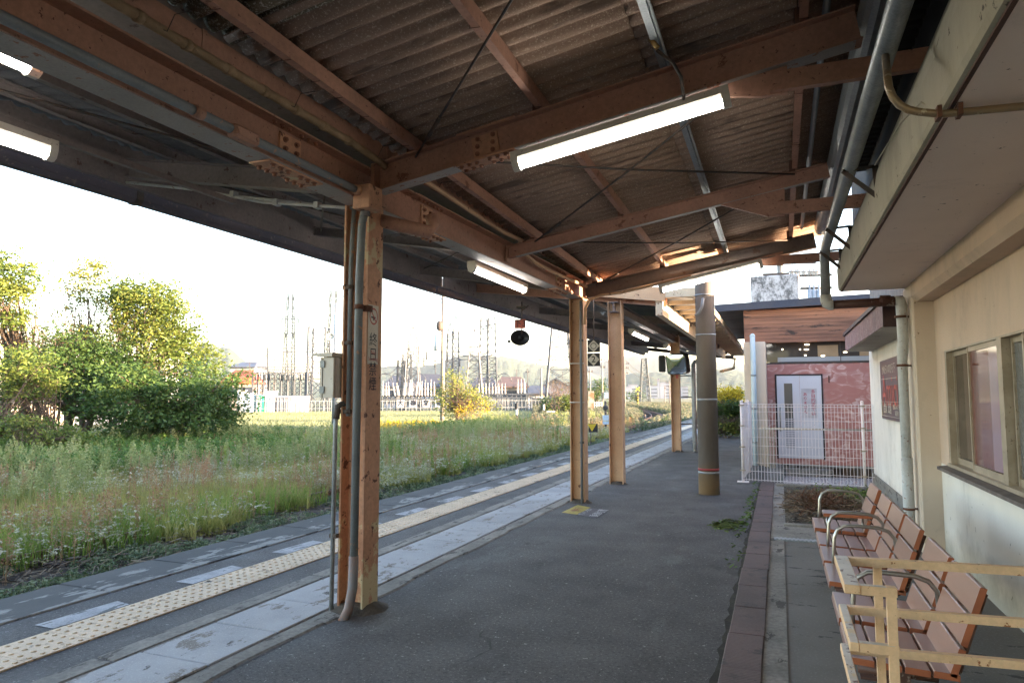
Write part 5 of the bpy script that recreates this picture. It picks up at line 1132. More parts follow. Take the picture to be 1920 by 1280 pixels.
# crossing signals
def xing(px,py,label,D0,glow):
    q=gd(px,742,D0); t_=thing('crossing_signal',label,'crossing signal',(q.x,q.y,-1.0),'railway crossing signals')
    z=gd(px,py,D0).z
    b=MB(); b.cyl((q.x,q.y,-1),(q.x,q.y,z+.5),.12,8); b.build('post',m_black,t_)
    b=MB()
    for k in range(5): 
        zz=-.8+k*(z+.2)/5; b.cyl((q.x,q.y,zz),(q.x,q.y,zz+.35),.14,8)
    b.build('yellow_bands',m_yel,t_)
    for s_ in (-1,1):
        b=MB(); c=Vector((q.x,q.y-.15,z)); d=(rt*.5+Vector((0,0,.42*s_))); b.bar(c-d,c+d,.05,.2); b.build('cross_board',m_yel,t_)
    b=MB()
    for s_ in (-.45,.45):
        c=Vector((q.x,q.y-.1,z-1.5))+rt*s_; b.cyl(c,c+Vector((.08,-.25,0)),.24,10)
    b.build('lamp_pair',m_sr if glow else m_black,t_)
xing(1196,729,'crossing signal with yellow cross boards on the far left side of the track',150,False); xing(1268,737,'crossing signal with yellow cross boards and red lamps near the mirror pillar',140,True)
# =============== LATTICES
def lattice(px,pyb,pyt,w0,w1,label,D,mat=m_lat,n=7,leg=.13,arms=(),spike=0,parent=None,name='lattice_mast',grp='substation lattice masts',th=None):
    """four-legged lattice mast seen around photo column px; w0,w1 widths in metres"""
    base=gd(px,742,D); x,y=base.x,base.y; zt=gd(px,pyt,D).z; zb=-1.05
    t_=thing(name,label,'lattice mast',(x,y,zb),grp)
    b=MB(); a=rt; c=Vector((-rt.y,rt.x,0)); 
    def pt(k,i,j): f=k/n; w_=w0+(w1-w0)*f; return Vector((x,y,zb+(zt-zb)*f))+a*(w_/2*i)+c*(w_/2*j)
    leg*=1.0
    for i,j in ((-1,-1),(1,-1),(1,1),(-1,1)): b.bar(pt(0,i,j),pt(n,i,j),leg)
    cs=((-1,-1),(1,-1),(1,1),(-1,1))
    for k in range(n):
        for e in range(4):
            i,j=cs[e];i2,j2=cs[(e+1)%4]
            b.bar(pt(k,i,j),pt(k+1,i2,j2),leg*.42); b.bar(pt(k,i2,j2),pt(k+1,i,j),leg*.42)
            b.bar(pt(k+1,i,j),pt(k+1,i2,j2),leg*.42)
    if spike:
        tp=Vector((x,y,zt+spike))
        for i,j in cs: b.bar(pt(n,i,j),tp,leg*.8)
    b.build('lattice',mat,t_)
    if arms:
        b=MB()
        for py,hw in arms:
            z=gd(px,py,D).z; p_=Vector((x,y,z)); b.bar(p_-a*hw,p_+a*hw,.14); b.bar(p_-a*hw,p_+Vector((0,0,.8)),.08); b.bar(p_+a*hw,p_+Vector((0,0,.8)),.08)
            for s_ in (-1,-.5,.5,1): b.cyl(p_+a*hw*s_,p_+a*hw*s_-Vector((0,0,.8)),.11,6)
        b.build('arm',mat,t_)
    return t_
DS=118
lattice(540,765,551,2.0,1.0,'tall slender lattice mast rising left of the frame tower',DS+14,m_latb,n=12,leg=.15,arms=((598,1.6),(625,1.4)))
lattice(621,765,545,1.9,1.0,'tall slender lattice mast close behind the horn loudspeaker pole',DS+10,m_latb,n=12,leg=.15)
lattice(596,765,614,2.5,2.5,'broad boxy steel frame tower at the left end of the substation',DS-14,m_lat,n=5,leg=.22)
lattice(773,765,640,2.6,1.6,'lattice mast at the left end of the long gantry beam',DS-4,n=9,leg=.15,spike=2.6)
lattice(889,765,650,3.2,1.4,'lattice mast at the right end of the long gantry beam',DS-4,n=9,leg=.16,spike=3.0)
lattice(907,765,600,2.0,1.2,'left one of the tall twin lattice masts',DS+4,n=14,leg=.16,spike=1.2)
lattice(922,765,597,2.0,1.2,'right one of the tall twin lattice masts',DS+4,n=14,leg=.16,spike=1.2)
lattice(843,765,628,1.6,1.0,'shorter lattice mast just right of the field pole',DS+12,n=12,leg=.15,spike=2.5)
lattice(854,765,622,1.6,1.0,'slightly taller lattice mast above the yellow sapling',DS+12,n=12,leg=.15,spike=3.4)
lattice(762,765,665,1.8,1.4,'low lattice mast left of the first sign board',DS+2,n=7,leg=.14)
lattice(752,765,676,1.5,1.2,'lowest lattice mast beside the first sign board',DS+2,n=7,leg=.14)
lattice(1050,765,545,5.6,1.6,'big pale transmission pylon behind the bare bush left of the second pillar',DS+8,m_lat,n=9,leg=.22,arms=((600,3.2),(650,3.8),(675,4.2)),name='transmission_pylon',grp=None)
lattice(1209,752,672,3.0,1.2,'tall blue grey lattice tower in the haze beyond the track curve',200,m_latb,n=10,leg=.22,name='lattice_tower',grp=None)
# row of pinkish lattice columns with beam, left part
cols=[478,488,499,510,521,533,545,557,568,577]
gr=thing('busbar_gantry','low pinkish gantry of many braced columns on the left side of the substation','gantry',tuple(gd(530,742,DS-6))[:2]+(-1.05,))
for i,px in enumerate(cols):
    b=MB(); q=gd(px,742,DS-6); zt_=gd(px,697,DS-6).z; w_=.85
    for s_ in (-1,1): b.bar(Vector((q.x,q.y,1.5))+rt*s_*w_/2,Vector((q.x,q.y,zt_))+rt*s_*w_/2,.16)
    n=6
    for k in range(n):
        za=1.0+(zt_-1.0)*k/n; zc=1.0+(zt_-1.0)*(k+1)/n
        b.bar(Vector((q.x,q.y,za))-rt*w_/2,Vector((q.x,q.y,zc))+rt*w_/2,.09); b.bar(Vector((q.x,q.y,za))+rt*w_/2,Vector((q.x,q.y,zc))-rt*w_/2,.09)
    b.box((q.x-.3,q.y-.3,-1.05),(q.x+.3,q.y+.3,1.5)) if i%3==0 else b.bar((q.x,q.y,-1),(q.x,q.y,1.5),.2); b.build('column',m_lat,gr)
b=MB()
for py,xa,xb in ((693,474,582),(699,474,582),(688,482,575),(660,502,580),(653,502,582),(683,500,582)):
    l=gd(xa,py,DS-6);r_=gd(xb,py,DS-6); b.bar(l,r_,.16)
l=gd(502,651,DS-6); b.bar(l,gd(502,742,DS-6),.18); b.bar(gd(540,655,DS-6),gd(540,742,DS-6),.15)
for k in range(14): 
    xa=474+k*7.7; b.bar(gd(xa,699,DS-6),gd(xa+3.8,688,DS-6),.08); b.bar(gd(xa+3.8,688,DS-6),gd(xa+7.7,699,DS-6),.08)
for px in range(480,580,9):
    q=gd(px,701,DS-6.5); b.cyl(q,q-Vector((0,0,1.0)),.13,6)
b.build('beam',m_lat,gr)
# long gantry beam, right part
gr=thing('line_gantry','wide thin gantry beam and stepped busbars between the two pointed masts','gantry',tuple(gd(830,742,DS-4))[:2]+(-1.05,))
b=MB()
for py,xa,xb in ((651,768,893),(660,768,893),(664,760,795),(672,758,800),(668,862,910),(674,862,910),(680,752,790),(666,795,890),(677,770,860)):
    b.bar(gd(xa,py,DS-4),gd(xb,py,DS-4),.12)
for k in range(16): b.bar(gd(768+k*7.8,660,DS-4),gd(768+k*7.8,651,DS-4),.07)
for a_,c_ in ((903,923),): 
    for py in (612,617,664,670): b.bar(gd(a_,py,DS+4),gd(c_,py-4,DS+4),.14)
for a_,c_ in ((840,857),): 
    for py in (632,638): b.bar(gd(a_,py,DS+12),gd(c_,py-3,DS+12),.14)
for px,py in ((800,660),(795,672),(840,664),(816,674),(784,680),(862,672)):
    q=gd(px,py,DS-4); b.cyl(q,q-Vector((0,0,1.3)),.13,6)
b.build('beam',m_lat,gr)
rs0=np.random.RandomState(5)
sub=thing('substation_switchgear','rows of white porcelain bushings on grey frames behind the sign boards','switchgear',tuple(gd(800,742,DS-10))[:2]+(-1.05,))
def bushing(px,pyb,pyt,lean=0,r=.28,D=DS-10):
    b=MB(); p_=gd(px,pyb,D);q_=gd(px+lean,pyt,D); n=9; pts=[];rs=[]
    for i in range(n*2+1): pts.append(p_.lerp(q_,i/(2*n))); rs.append(r*(1.0-.25*i/(2*n))*(1 if i%2 else .8))
    b.tube(pts,rs,8); b.cyl(q_,q_+Vector((0,0,.5)),.07,5); return b.build('bushing',m_ins,sub)
for px,l in ((718,0),(724,0),(729,-1),(741,-4),(747,-3),(757,3),(766,3),(772,0),(780,2),(786,0),(791,0),(797,0),(802,0),(808,0),(814,0)): bushing(px,742,719+rs0.randint(-2,5),l,.30 if px in (747,757,766) else .16)
for px in (898,905,911,917,923,929,935,941,947): bushing(px,738,724,0,.17,DS-8)
for px in (971,977,983): bushing(px,737,716,0,.22,DS-8)
b=MB()
for px in list(range(716,1005,9)): 
    b.bar(gd(px,770,DS-9.5)*1.0,gd(px,742,DS-9.5),.16)
for py in (742,748): b.bar(gd(716,py,DS-9.5),gd(826,py,DS-9.5),.2); b.bar(gd(890,py-3,DS-9.5),gd(1000,py-3,DS-9.5),.2)
for px in range(716,1000,18): b.bar(gd(px,765,DS-9.5),gd(px+9,748,DS-9.5),.08)
for px in (722,745,785,905,925,945):   # arched leads
    q=gd(px,718,DS-10); pts=[q+rt*(1.2*math.cos(a))+Vector((0,0,.2+1.3*math.sin(a))) for a in np.linspace(0,math.pi,9)]; b.tube(pts,.07,5)
b.build('support_frame',m_lat,sub)
b=MB()
for a_,c_,p0,p1 in ((718,750,744,757),(760,815,747,758),(888,915,742,765),(920,955,746,765)):
    l=gd(a_,p1,DS-7);r_=gd(c_,p0,DS-7); b.bar(Vector((l.x,l.y,(l.z+r_.z)/2)),Vector((r_.x,r_.y,(l.z+r_.z)/2)),1.2,abs(r_.z-l.z))
b.build('transformer_tank',pm('tank_grey',(.16,.17,.185),(.12,.13,.14),1,.6),sub)
# cabinets
def cab(px0,px1,py0,py1,mat,label,D=DS-16,name='cabinet',dep=1.6):
    l=gd(px0,742,D);r_=gd(px1,742,D); z=gd(px0,py0,D).z; t_=thing(name,label,'cabinet',((l.x+r_.x)/2,(l.y+r_.y)/2,-1.05))
    c=(l+r_)/2; w_=(r_-l).length; nn=Vector((-rt.y,rt.x,0))
    b=MB(); b.bar(Vector((c.x,c.y,(z-1.05)/2))-rt*w_/2,Vector((c.x,c.y,(z-1.05)/2))+rt*w_/2,dep,z+1.05); b.build('body',mat,t_)
    b=MB(); b.bar(Vector((c.x,c.y,z+.06))-rt*(w_/2+.1),Vector((c.x,c.y,z+.06))+rt*(w_/2+.1),dep+.2,.12); b.build('lid',m_sgnw,t_)
    b=MB(); f_=-nn*(dep/2+.02)
    for k in (1,2): 
        q=Vector((c.x,c.y,0))+f_+rt*(w_*(k/3-.5)); b.bar(Vector((q.x,q.y,-.9)),Vector((q.x,q.y,z-.15)),.05)
    b.build('door_seam',m_gal,t_)
m_cw=pm('cabinet_white',(.48,.52,.56),None,1,.5)
cab(449,458,733,770,m_cw,'tall white cabinet at the left end of the substation, beside the bush'); cab(459,477,738,768,pm('cabinet_pale_blue',(.33,.42,.52),None,1,.5),'wide pale blue cabinet between the first white cabinet and the green one')
cab(488,497,741,768,pm('green_cover',(.02,.32,.16),(.02,.26,.14),3,.6),'bright green covered cabinet in the substation'); cab(500,517,735,768,m_cw,'tall white cabinet just right of the green one')
cab(522,545,744,766,pm('cabinet_dark',(.12,.14,.17),(.2,.2,.22),1,.6),'dark slatted cabinet behind the substation fence'); cab(548,577,744,764,pm('cabinet_pale',(.55,.57,.58),None,1,.5),'low wide pale grey cabinet near the frame tower')
# sign boards spelling the substation name
for ch,px,lab in (('大',751,'white board with the character 大, first from the left on the substation fence'),('嶺',775,'white board with the dense character 嶺, second from the left on the substation fence'),('変',799,'white board with the character 変, third from the left on the substation fence'),('電',823,'white board with the character 電, half hidden by the field pole')):
    D=DS-19; c=gd(px,756,D); t_=thing('name_board',lab,'sign',tuple(c),'substation name boards')
    board(t_,c,1.0,1.0,m_sgnw,'panel',.06); nn=Vector((rt.y,-rt.x,0)); b=MB(); b.text(ch,.9,c+nn*.05,rt,(0,0,1),ext=.005,bold=.03); b.build('lettering',m_sk,t_)
# fence
fn=thing('substation_fence','long thin grey fence in front of the substation','fence',tuple(gd(700,742,DS-17))[:2]+(-1.05,))
l=gd(440,742,DS-18);r_=gd(1070,742,DS-8)
b=MB(); n=90
for i in range(n+1):
    q=l.lerp(r_,i/n); b.bar((q.x,q.y,-1.05),(q.x,q.y,.9),.05)
b.build('posts',m_gal,fn)
b=MB()
for z in (-.2,.85): b.bar((l.x,l.y,z),(r_.x,r_.y,z),.045)
b.build('rails',m_gal,fn)
b=MB(); b.bar((l.x,l.y,-.95),(r_.x,r_.y,-.95),.3,.3); b.build('low_wall',m_conc2,fn)
# houses
m_tile_o=pm('orange_roof_tile',(.50,.12,.05),(.42,.10,.045),1.2,.6,bump=.3,bscale=3); m_tile_d=pm('dark_roof_tile',(.055,.058,.07),(.08,.08,.09),1,.45,bump=.4,bscale=3); m_hw=pm('house_wall',(.42,.36,.30),(.36,.3,.25),1,.8); m_hw2=pm('house_wall_white',(.42,.43,.45),None,1,.8); m_hwin=pm('house_window',(.05,.06,.08),None,1,.2)
def house(px0,px1,pyr,pye,D,wall,roof,label,dep=8,yaw=0.,gable=False):
    l=gd(px0,742,D);r_=gd(px1,742,D); zr=gd(px0,pyr,D).z; ze=gd(px0,pye,D).z; c=(l+r_)/2; w_=(r_-l).length
    t_=thing('house',label,'house',(c.x,c.y,-1.05),'houses beyond the substation'); A=(rt*math.cos(yaw)+Vector((-rt.y,rt.x,0))*math.sin(yaw)); B_=Vector((-A.y,A.x,0)); C0=Vector((c.x,c.y,0))
    def P_(a,b_,z): return C0+A*a+B_*b_+Vector((0,0,z))
    b=MB(); hw=w_/2-.5; b.add([P_(-hw,0,-1.05),P_(hw,0,-1.05),P_(hw,dep,-1.05),P_(-hw,dep,-1.05),P_(-hw,0,ze),P_(hw,0,ze),P_(hw,dep,ze),P_(-hw,dep,ze)],[(0,1,5,4),(1,2,6,5),(2,3,7,6),(3,0,4,7)]); 
    if gable: b.add([P_(-hw,0,ze),P_(hw,0,ze),P_(0,0,zr-.3)],[(0,1,2)])
    b.build('wall',wall,t_)
    b=MB(); h=w_/2
    if gable: v=[P_(-h,-.8,ze-.2),P_(-h,dep+.8,ze-.2),P_(0,dep+.8,zr),P_(0,-.8,zr),P_(h,-.8,ze-.2),P_(h,dep+.8,ze-.2)]; b.add(v+[p_-Vector((0,0,.35)) for p_ in v],[(0,3,2,1),(3,4,5,2),(0,6,9,3),(3,9,10,4),(6,7,8,9),(9,8,11,10)])
    else: v=[P_(-h,-.8,ze-.2),P_(h,-.8,ze-.2),P_(h,dep+.8,ze-.2),P_(-h,dep+.8,ze-.2),P_(-h*.55,dep/2,zr),P_(h*.55,dep/2,zr)]; b.add(v+[p_-Vector((0,0,.3)) for p_ in v[:4]],[(0,1,5,4),(1,2,5),(2,3,4,5),(3,0,4),(6,7,1,0),(7,8,2,1)])
    b.build('roof',roof,t_)
    for k in (-.55,-.1,.4):
        b=MB(); b.add([P_(hw*k,-.05,ze-2.4),P_(hw*k+1.6,-.05,ze-2.4),P_(hw*k+1.6,-.05,ze-1.1),P_(hw*k,-.05,ze-1.1)],[(0,1,2,3)]); b.build('window',m_hwin,t_)
    b=MB(); b.cyl(P_(h*.3,dep/2,zr-.2),P_(h*.3,dep/2,zr+1.5),.05,5); b.bar(P_(h*.3-.6,dep/2,zr+1.3),P_(h*.3+.6,dep/2,zr+1.3),.05); b.build('aerial',m_iron,t_)
house(411,478,691,714,140,m_hw,m_tile_o,'house with a bright orange tiled roof right of the dark bush',10,.15)
house(716,772,703,722,150,m_hw2,m_tile_d,'dark roofed house behind the white bushings at the left'); house(768,836,700,722,158,m_hw2,m_tile_d,'dark roofed house behind the field pole')
house(880,935,706,724,150,m_hw,m_tile_d,'dark roofed house behind the twin lattice masts'); house(925,992,705,722,138,m_hw,pm('brown_roof',(.13,.085,.07),(.1,.07,.06),1,.6),'cream house with a brown roof lit by the sun')
house(985,1030,722,735,132,m_hw2,m_tile_d,'small low grey house right of the cream house'); house(1002,1082,708,730,146,m_hw2,m_tile_d,'wide dark roofed house behind the bare bush',9,-.1,True); house(425,480,676,686,230,m_hw2,m_tile_d,'long low grey building behind the orange roofed house',12)
house(60,255,676,684,74,m_hw2,pm('slate_blue_roof',(.16,.18,.24),None,1,.6),'long white building half hidden behind the trees on the left',10); house(-60,48,730,742,52,m_hw,m_tile_d,'low cream shed glimpsed through the trees at the left edge',6)
house(1085,1105,716,728,170,m_hw2,m_tile_d,'pale low building between the diamond sign and the second pillar',8)
# roadside concrete wall and footbridge bits near crossing
b=MB(); q=gd(1103,752,95); q2=gd(1114,752,95); b.bar((q.x,q.y,.6),(q2.x,q2.y,.6),.6,3.2); tag(b.build('rusty_fence_panel',pm('rust_stained_panel',(.40,.36,.30),(.35,.16,.07),1.5,.8)),'rust stained pale panel fence near the diamond sign','fence panel')
b=MB(); q=gd(1114,762,100); q2=gd(1128,762,100)
for z in (-.2,.2,.6): b.bar((q.x,q.y,z),(q2.x,q2.y,z),.12)
for k in range(4): p_=q.lerp(q2,k/3); b.bar((p_.x,p_.y,-1),(p_.x,p_.y,.7),.14)
tag(b.build('guard_rail',m_sgnw),'short white guard rail by the distant road','guard rail')
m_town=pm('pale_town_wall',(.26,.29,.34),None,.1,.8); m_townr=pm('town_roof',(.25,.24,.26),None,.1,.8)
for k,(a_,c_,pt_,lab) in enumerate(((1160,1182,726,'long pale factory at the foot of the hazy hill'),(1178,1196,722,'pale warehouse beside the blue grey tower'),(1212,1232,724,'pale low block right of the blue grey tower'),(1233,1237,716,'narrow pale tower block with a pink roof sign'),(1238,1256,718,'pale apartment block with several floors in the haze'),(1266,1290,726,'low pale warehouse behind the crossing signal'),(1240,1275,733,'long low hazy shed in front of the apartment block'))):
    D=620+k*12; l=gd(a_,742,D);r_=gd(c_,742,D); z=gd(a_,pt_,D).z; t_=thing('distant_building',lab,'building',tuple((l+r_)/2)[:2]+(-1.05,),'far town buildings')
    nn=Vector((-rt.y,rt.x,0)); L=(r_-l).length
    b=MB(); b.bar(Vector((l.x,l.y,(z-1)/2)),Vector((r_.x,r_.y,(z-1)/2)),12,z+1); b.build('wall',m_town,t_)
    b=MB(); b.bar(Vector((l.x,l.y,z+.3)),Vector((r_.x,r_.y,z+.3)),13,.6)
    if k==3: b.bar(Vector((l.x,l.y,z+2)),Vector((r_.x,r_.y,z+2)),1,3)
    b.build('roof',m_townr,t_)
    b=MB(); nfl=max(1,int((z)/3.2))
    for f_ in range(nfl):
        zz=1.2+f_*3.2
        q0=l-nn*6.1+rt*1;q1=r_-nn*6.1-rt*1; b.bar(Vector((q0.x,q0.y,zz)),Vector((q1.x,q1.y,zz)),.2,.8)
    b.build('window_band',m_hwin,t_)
def D3(px,py,dd): q=gd(px,py,dd); return q
segs=[]
for (a_,b_) in (((540,560),(621,556)),((540,566),(621,562)),((540,600),(621,598)),((540,640),(600,655)),((773,616),(889,618)),((773,625),(907,612)),((889,640),(907,640)),((907,600),(1050,612)),((922,600),(1050,600)),((773,640),(720,690)),((752,676),(716,700)),((843,610),(773,625)),((854,606),(907,596)),((889,618),(1000,640)),((922,640),(1050,650)),((621,575),(773,616))):
    segs.append((D3(*a_,DS),D3(*b_,DS)))
wires('substation_wires','thin sagging conductors strung between the substation masts',segs,.9,.035)
# =============== HILLS
m_hill=pm('wooded_hill',(.035,.06,.035),(.06,.085,.05),.012,.95,bump=1,bscale=.05,bd=6)
def hill(name,prof,D,thick,seed=0):
    rnd=np.random.RandomState(seed); n=90; xs_=np.linspace(prof[0][0],prof[-1][0],n); ph=np.interp(xs_,[p_[0] for p_ in prof],[p_[1] for p_ in prof]); m=10
    V=[]
    for j in range(m+1):
        f=j/m; hh=math.sin(f*math.pi/2)**.8 if f<1 else 1
        for i in range(n):
            d=D+thick*(f-1); q=gd(xs_[i],742,d); zt_=gd(xs_[i],ph[i],D).z
            V.append((q.x,q.y,-2+(zt_+2)*hh+rnd.uniform(-1,1)*zt_*.03*(1 if 0<j else 0)))
    for i in range(n): q=gd(xs_[i],742,D+thick*.8); V.append((q.x,q.y,-2))
    F_=[(j*n+i,j*n+i+1,(j+1)*n+i+1,(j+1)*n+i) for j in range(m+1) for i in range(n-1)]
    b=MB(); b.add(V,F_,True); return b.build(name,m_hill,kind='structure')
hill('hill',[(250,720),(330,690),(372,648),(392,646),(410,655),(430,656),(445,668),(470,690),(520,700),(580,715),(700,730)],1500,500,1)
hill('hill',[(560,735),(640,705),(700,690),(745,688),(770,690),(820,684),(850,672),(890,668),(950,672),(1010,684),(1060,690),(1100,700),(1150,712)],1700,600,2)
hill('hill',[(1000,715),(1060,700),(1120,682),(1160,672),(1200,669),(1260,672),(1300,676),(1400,684),(1500,700),(1700,720)],2400,700,3)
hill('hill',[(1020,738),(1100,716),(1150,706),(1185,701),(1230,699),(1260,700),(1300,697),(1350,693),(1420,700),(1560,730)],1150,350,4)
# =============== VEGETATION
rs=np.random.RandomState(11)
def leafmat(name,c1,c2,c3=None,trans=.35):
    t=NT(name); at=t.node('ShaderNodeAttribute',attribute_name='rnd'); r_=t.node('ShaderNodeValToRGB'); t.link(at.outputs['Fac'],r_.inputs[0])
    r_.color_ramp.elements[0].color=(*c1,1); r_.color_ramp.elements[1].color=(*(c3 or c2),1)
    if c3: e=r_.color_ramp.elements.new(.6); e.color=(*c2,1)
    t.out(r_.outputs[0],.6,0,.3)
    if trans:
        tr_=t.node('ShaderNodeBsdfTranslucent'); t.link(r_.outputs[0],tr_.inputs[0]); ms=t.node('ShaderNodeMixShader'); ms.inputs[0].default_value=trans
        o=t.n['Material Output']; t.link(t.b.outputs[0],ms.inputs[1]); t.link(tr_.outputs[0],ms.inputs[2]); t.link(ms.outputs[0],o.inputs[0])
    return t.m
def leaves(C,size,rs,asp=.55,droop=.2,upb=.6):
    """C (n,3) centres -> folded diamond leaves"""
    n=len(C); a=rs.uniform(0,2*np.pi,n); el=rs.normal(-droop,.45,n)
    d=np.stack([np.cos(a)*np.cos(el),np.sin(a)*np.cos(el),np.sin(el)],1)
    up=np.stack([rs.normal(0,.5,n),rs.normal(0,.5,n),np.full(n,upb)],1); s=np.cross(d,up); s/=np.linalg.norm(s,axis=1)[:,None]+1e-6
    L=(size*rs.uniform(.55,1.25,n))[:,None]; W=L*asp*.5
    V=np.stack([C-d*L*.5,C+s*W,C+d*L*.5,C-s*W],1).reshape(-1,3); F_=np.arange(4*n).reshape(n,4); return V,F_
def crown_pts(lobes,rs,clump=.32,per=26,dens=1.0):
    out=[];rn=[];cl=[]
    for (cx,cy,cz,rx,ry,rz,k) in lobes:
        nc=int(k*dens); u=rs.normal(size=(nc,3)); u/=np.linalg.norm(u,axis=1)[:,None]; rad=rs.uniform(.3,1.0,nc)**.6*(1+.22*rs.normal(size=nc))
        c=np.array([cx,cy,cz])+u*rad[:,None]*np.array([rx,ry,rz]); cl.append(c)
        for q in c:
            m=max(4,int(per*rs.uniform(.5,1.4))); sz=clump*rs.uniform(.6,1.4)
            p_=q+rs.normal(size=(m,3))*np.array([sz,sz,sz*.55]); out.append(p_); rn.append(np.clip(np.full(m,rs.uniform(0,1))*.7+rs.uniform(0,.3,m),0,1))
    return np.concatenate(out),np.concatenate(rn),np.concatenate(cl)
def branches(b,root,targets,rs,r0=.12,fork=.45):
    root=Vector(root)
    for t_ in targets:
        t_=Vector(t_); mid=root.lerp(t_,fork)+Vector((rs.normal()*.25,rs.normal()*.25,rs.uniform(.1,.6))); rr=r0*rs.uniform(.22,.5)
        b.tube([root,root.lerp(mid,.5)+Vector((rs.normal()*.08,rs.normal()*.08,.05)),mid,mid.lerp(t_,.5)+Vector((rs.normal()*.12,rs.normal()*.12,.05)),t_],[rr,rr*.8,rr*.6,rr*.4,rr*.15],5)
m_bark=pm('bark',(.12,.085,.06),(.075,.055,.04),5,.95,bump=.6,bscale=30,bd=.02); m_twig=pm('pale_twig',(.17,.115,.085),(.12,.08,.06),3,.9)
def tree(name,label,cat,px,lobes_px,D,mat,leaf=.15,per=26,clump=.34,trunks=1,r0=.13,dens=1.,zb=-1.05,bark=None,group=None,nb=26,asp=.5):
    """lobes_px: (px,py,rx,ry,count) in photo pixels at distance D, with depth offset"""
    k=D/1280/ .93; g=gd(px,742,D); t_=thing(name,label,cat,(g.x,g.y,zb),group)
    lob=[]
    for l in lobes_px:
        q=gd(l[0],l[1],D+(l[5] if len(l)>5 else 0)); lob.append((q.x,q.y,q.z,l[2]*k,l[2]*k*.8,l[3]*k,l[4]))
    C,rn,cl=crown_pts(lob,rs,clump*.9,per*1.9,dens); leaf=leaf*1.12
    ok=C[:,2]>zb+.05; C=C[ok];rn=rn[ok]
    V,F_=leaves(C,leaf,rs,asp); npmesh('crown',V,F_,mat,t_,np.repeat(rn,4))
    b=MB(); top=max(l[2] for l in lob)
    for i in range(trunks):
        o=Vector((g.x+rs.normal()*.35*(trunks>1),g.y+rs.normal()*.35*(trunks>1),zb-.1)); hz=zb+(top-zb)*rs.uniform(.3,.45); m_=Vector((o.x+rs.normal()*.3,o.y+rs.normal()*.3,hz))
        b.tube([o,o.lerp(m_,.5)+Vector((rs.normal()*.06,rs.normal()*.06,0)),m_],[r0*1.2,r0,r0*.8],7)
        sel=cl[rs.choice(len(cl),min(nb,len(cl)),replace=False)]; sel=[p_ for p_ in sel if p_[2]>hz-.5]
        branches(b,m_,sel,rs,r0)
    b.build('trunk',bark or m_bark,t_); return t_
g_mid=leafmat('leaf_mid_green',(.06,.105,.02),(.13,.175,.035),(.25,.26,.055)); g_dark=leafmat('leaf_dark_green',(.035,.078,.020),(.062,.115,.028),(.12,.165,.035)); g_yel=leafmat('leaf_yellow_green',(.14,.18,.035),(.22,.24,.05),(.33,.28,.06))
g_brown=leafmat('leaf_brown',(.13,.075,.045),(.15,.11,.05),(.11,.11,.04)); g_gold=leafmat('goldenrod_flower',(.50,.36,.02),(.62,.45,.03),(.42,.38,.05),.2)
# trees at the left
tree('broadleaf_tree','tall yellow-green tree cut by the left frame edge','tree',8,[(-10,540,58,55,70),(20,520,42,38,50),(0,585,50,34,36)],39,g_mid,.17,26,.36,2)
tree('slender_tree','slender open tree with a sparse crown between the left tree and the round one','tree',160,[(180,508,24,18,18),(135,528,18,22,12),(160,560,28,36,20),(197,565,14,26,9),(120,600,16,12,3),(170,640,34,34,22)],40,g_yel,.16,22,.34,2,.09)
tree('round_tree','big round-crowned tree above the dense bush','tree',272,[(275,572,52,44,95),(310,605,48,52,90),(240,572,34,34,36),(225,600,22,44,24),(345,655,42,34,50),(280,650,56,40,60),(238,545,20,16,12),(390,685,34,24,24),(320,690,60,34,40)],38,g_mid,.17,26,.36,2,.15)
tree('dense_bush','broad dense dark green bush overhanging the weeds, with orange leaves at its right end','bush',330,[(330,752,96,52,190,-1),(235,760,60,55,90,-2),(416,768,36,44,66,0),(262,712,50,24,26),(405,832,34,24,30),(310,820,80,34,70,-1),(444,715,16,12,8)],35,g_dark,.17,28,.36,5,.13,nb=40)
tree('dark_thicket','dark shaded bush behind the bare stems left of the dense bush','bush',150,[(160,740,64,48,110),(90,700,50,40,80),(190,685,44,40,80),(215,715,40,55,80),(120,650,40,26,30),(30,720,34,44,50)],37,g_dark,.16,24,.36,4,.10)
tree('edge_sapling','bright green sapling with visible stems near the left frame edge','tree',45,[(50,690,40,34,46),(20,730,24,34,26),(85,720,30,20,16),(35,800,50,20,26)],30,g_mid,.14,24,.28,4,.06)
tree('low_bush','low spreading green bush in front of the thicket at the left','bush',100,[(100,820,48,20,40),(60,850,60,20,30),(140,835,24,16,14),(30,800,26,16,14)],28,g_mid,.12,26,.24,5,.04)
tree('yellow_bush','yellow tinged bush glimpsed behind the slender tree','bush',120,[(150,640,40,26,30),(100,650,50,26,26),(180,660,30,30,20)],42,g_yel,.16,22,.34,3,.08)
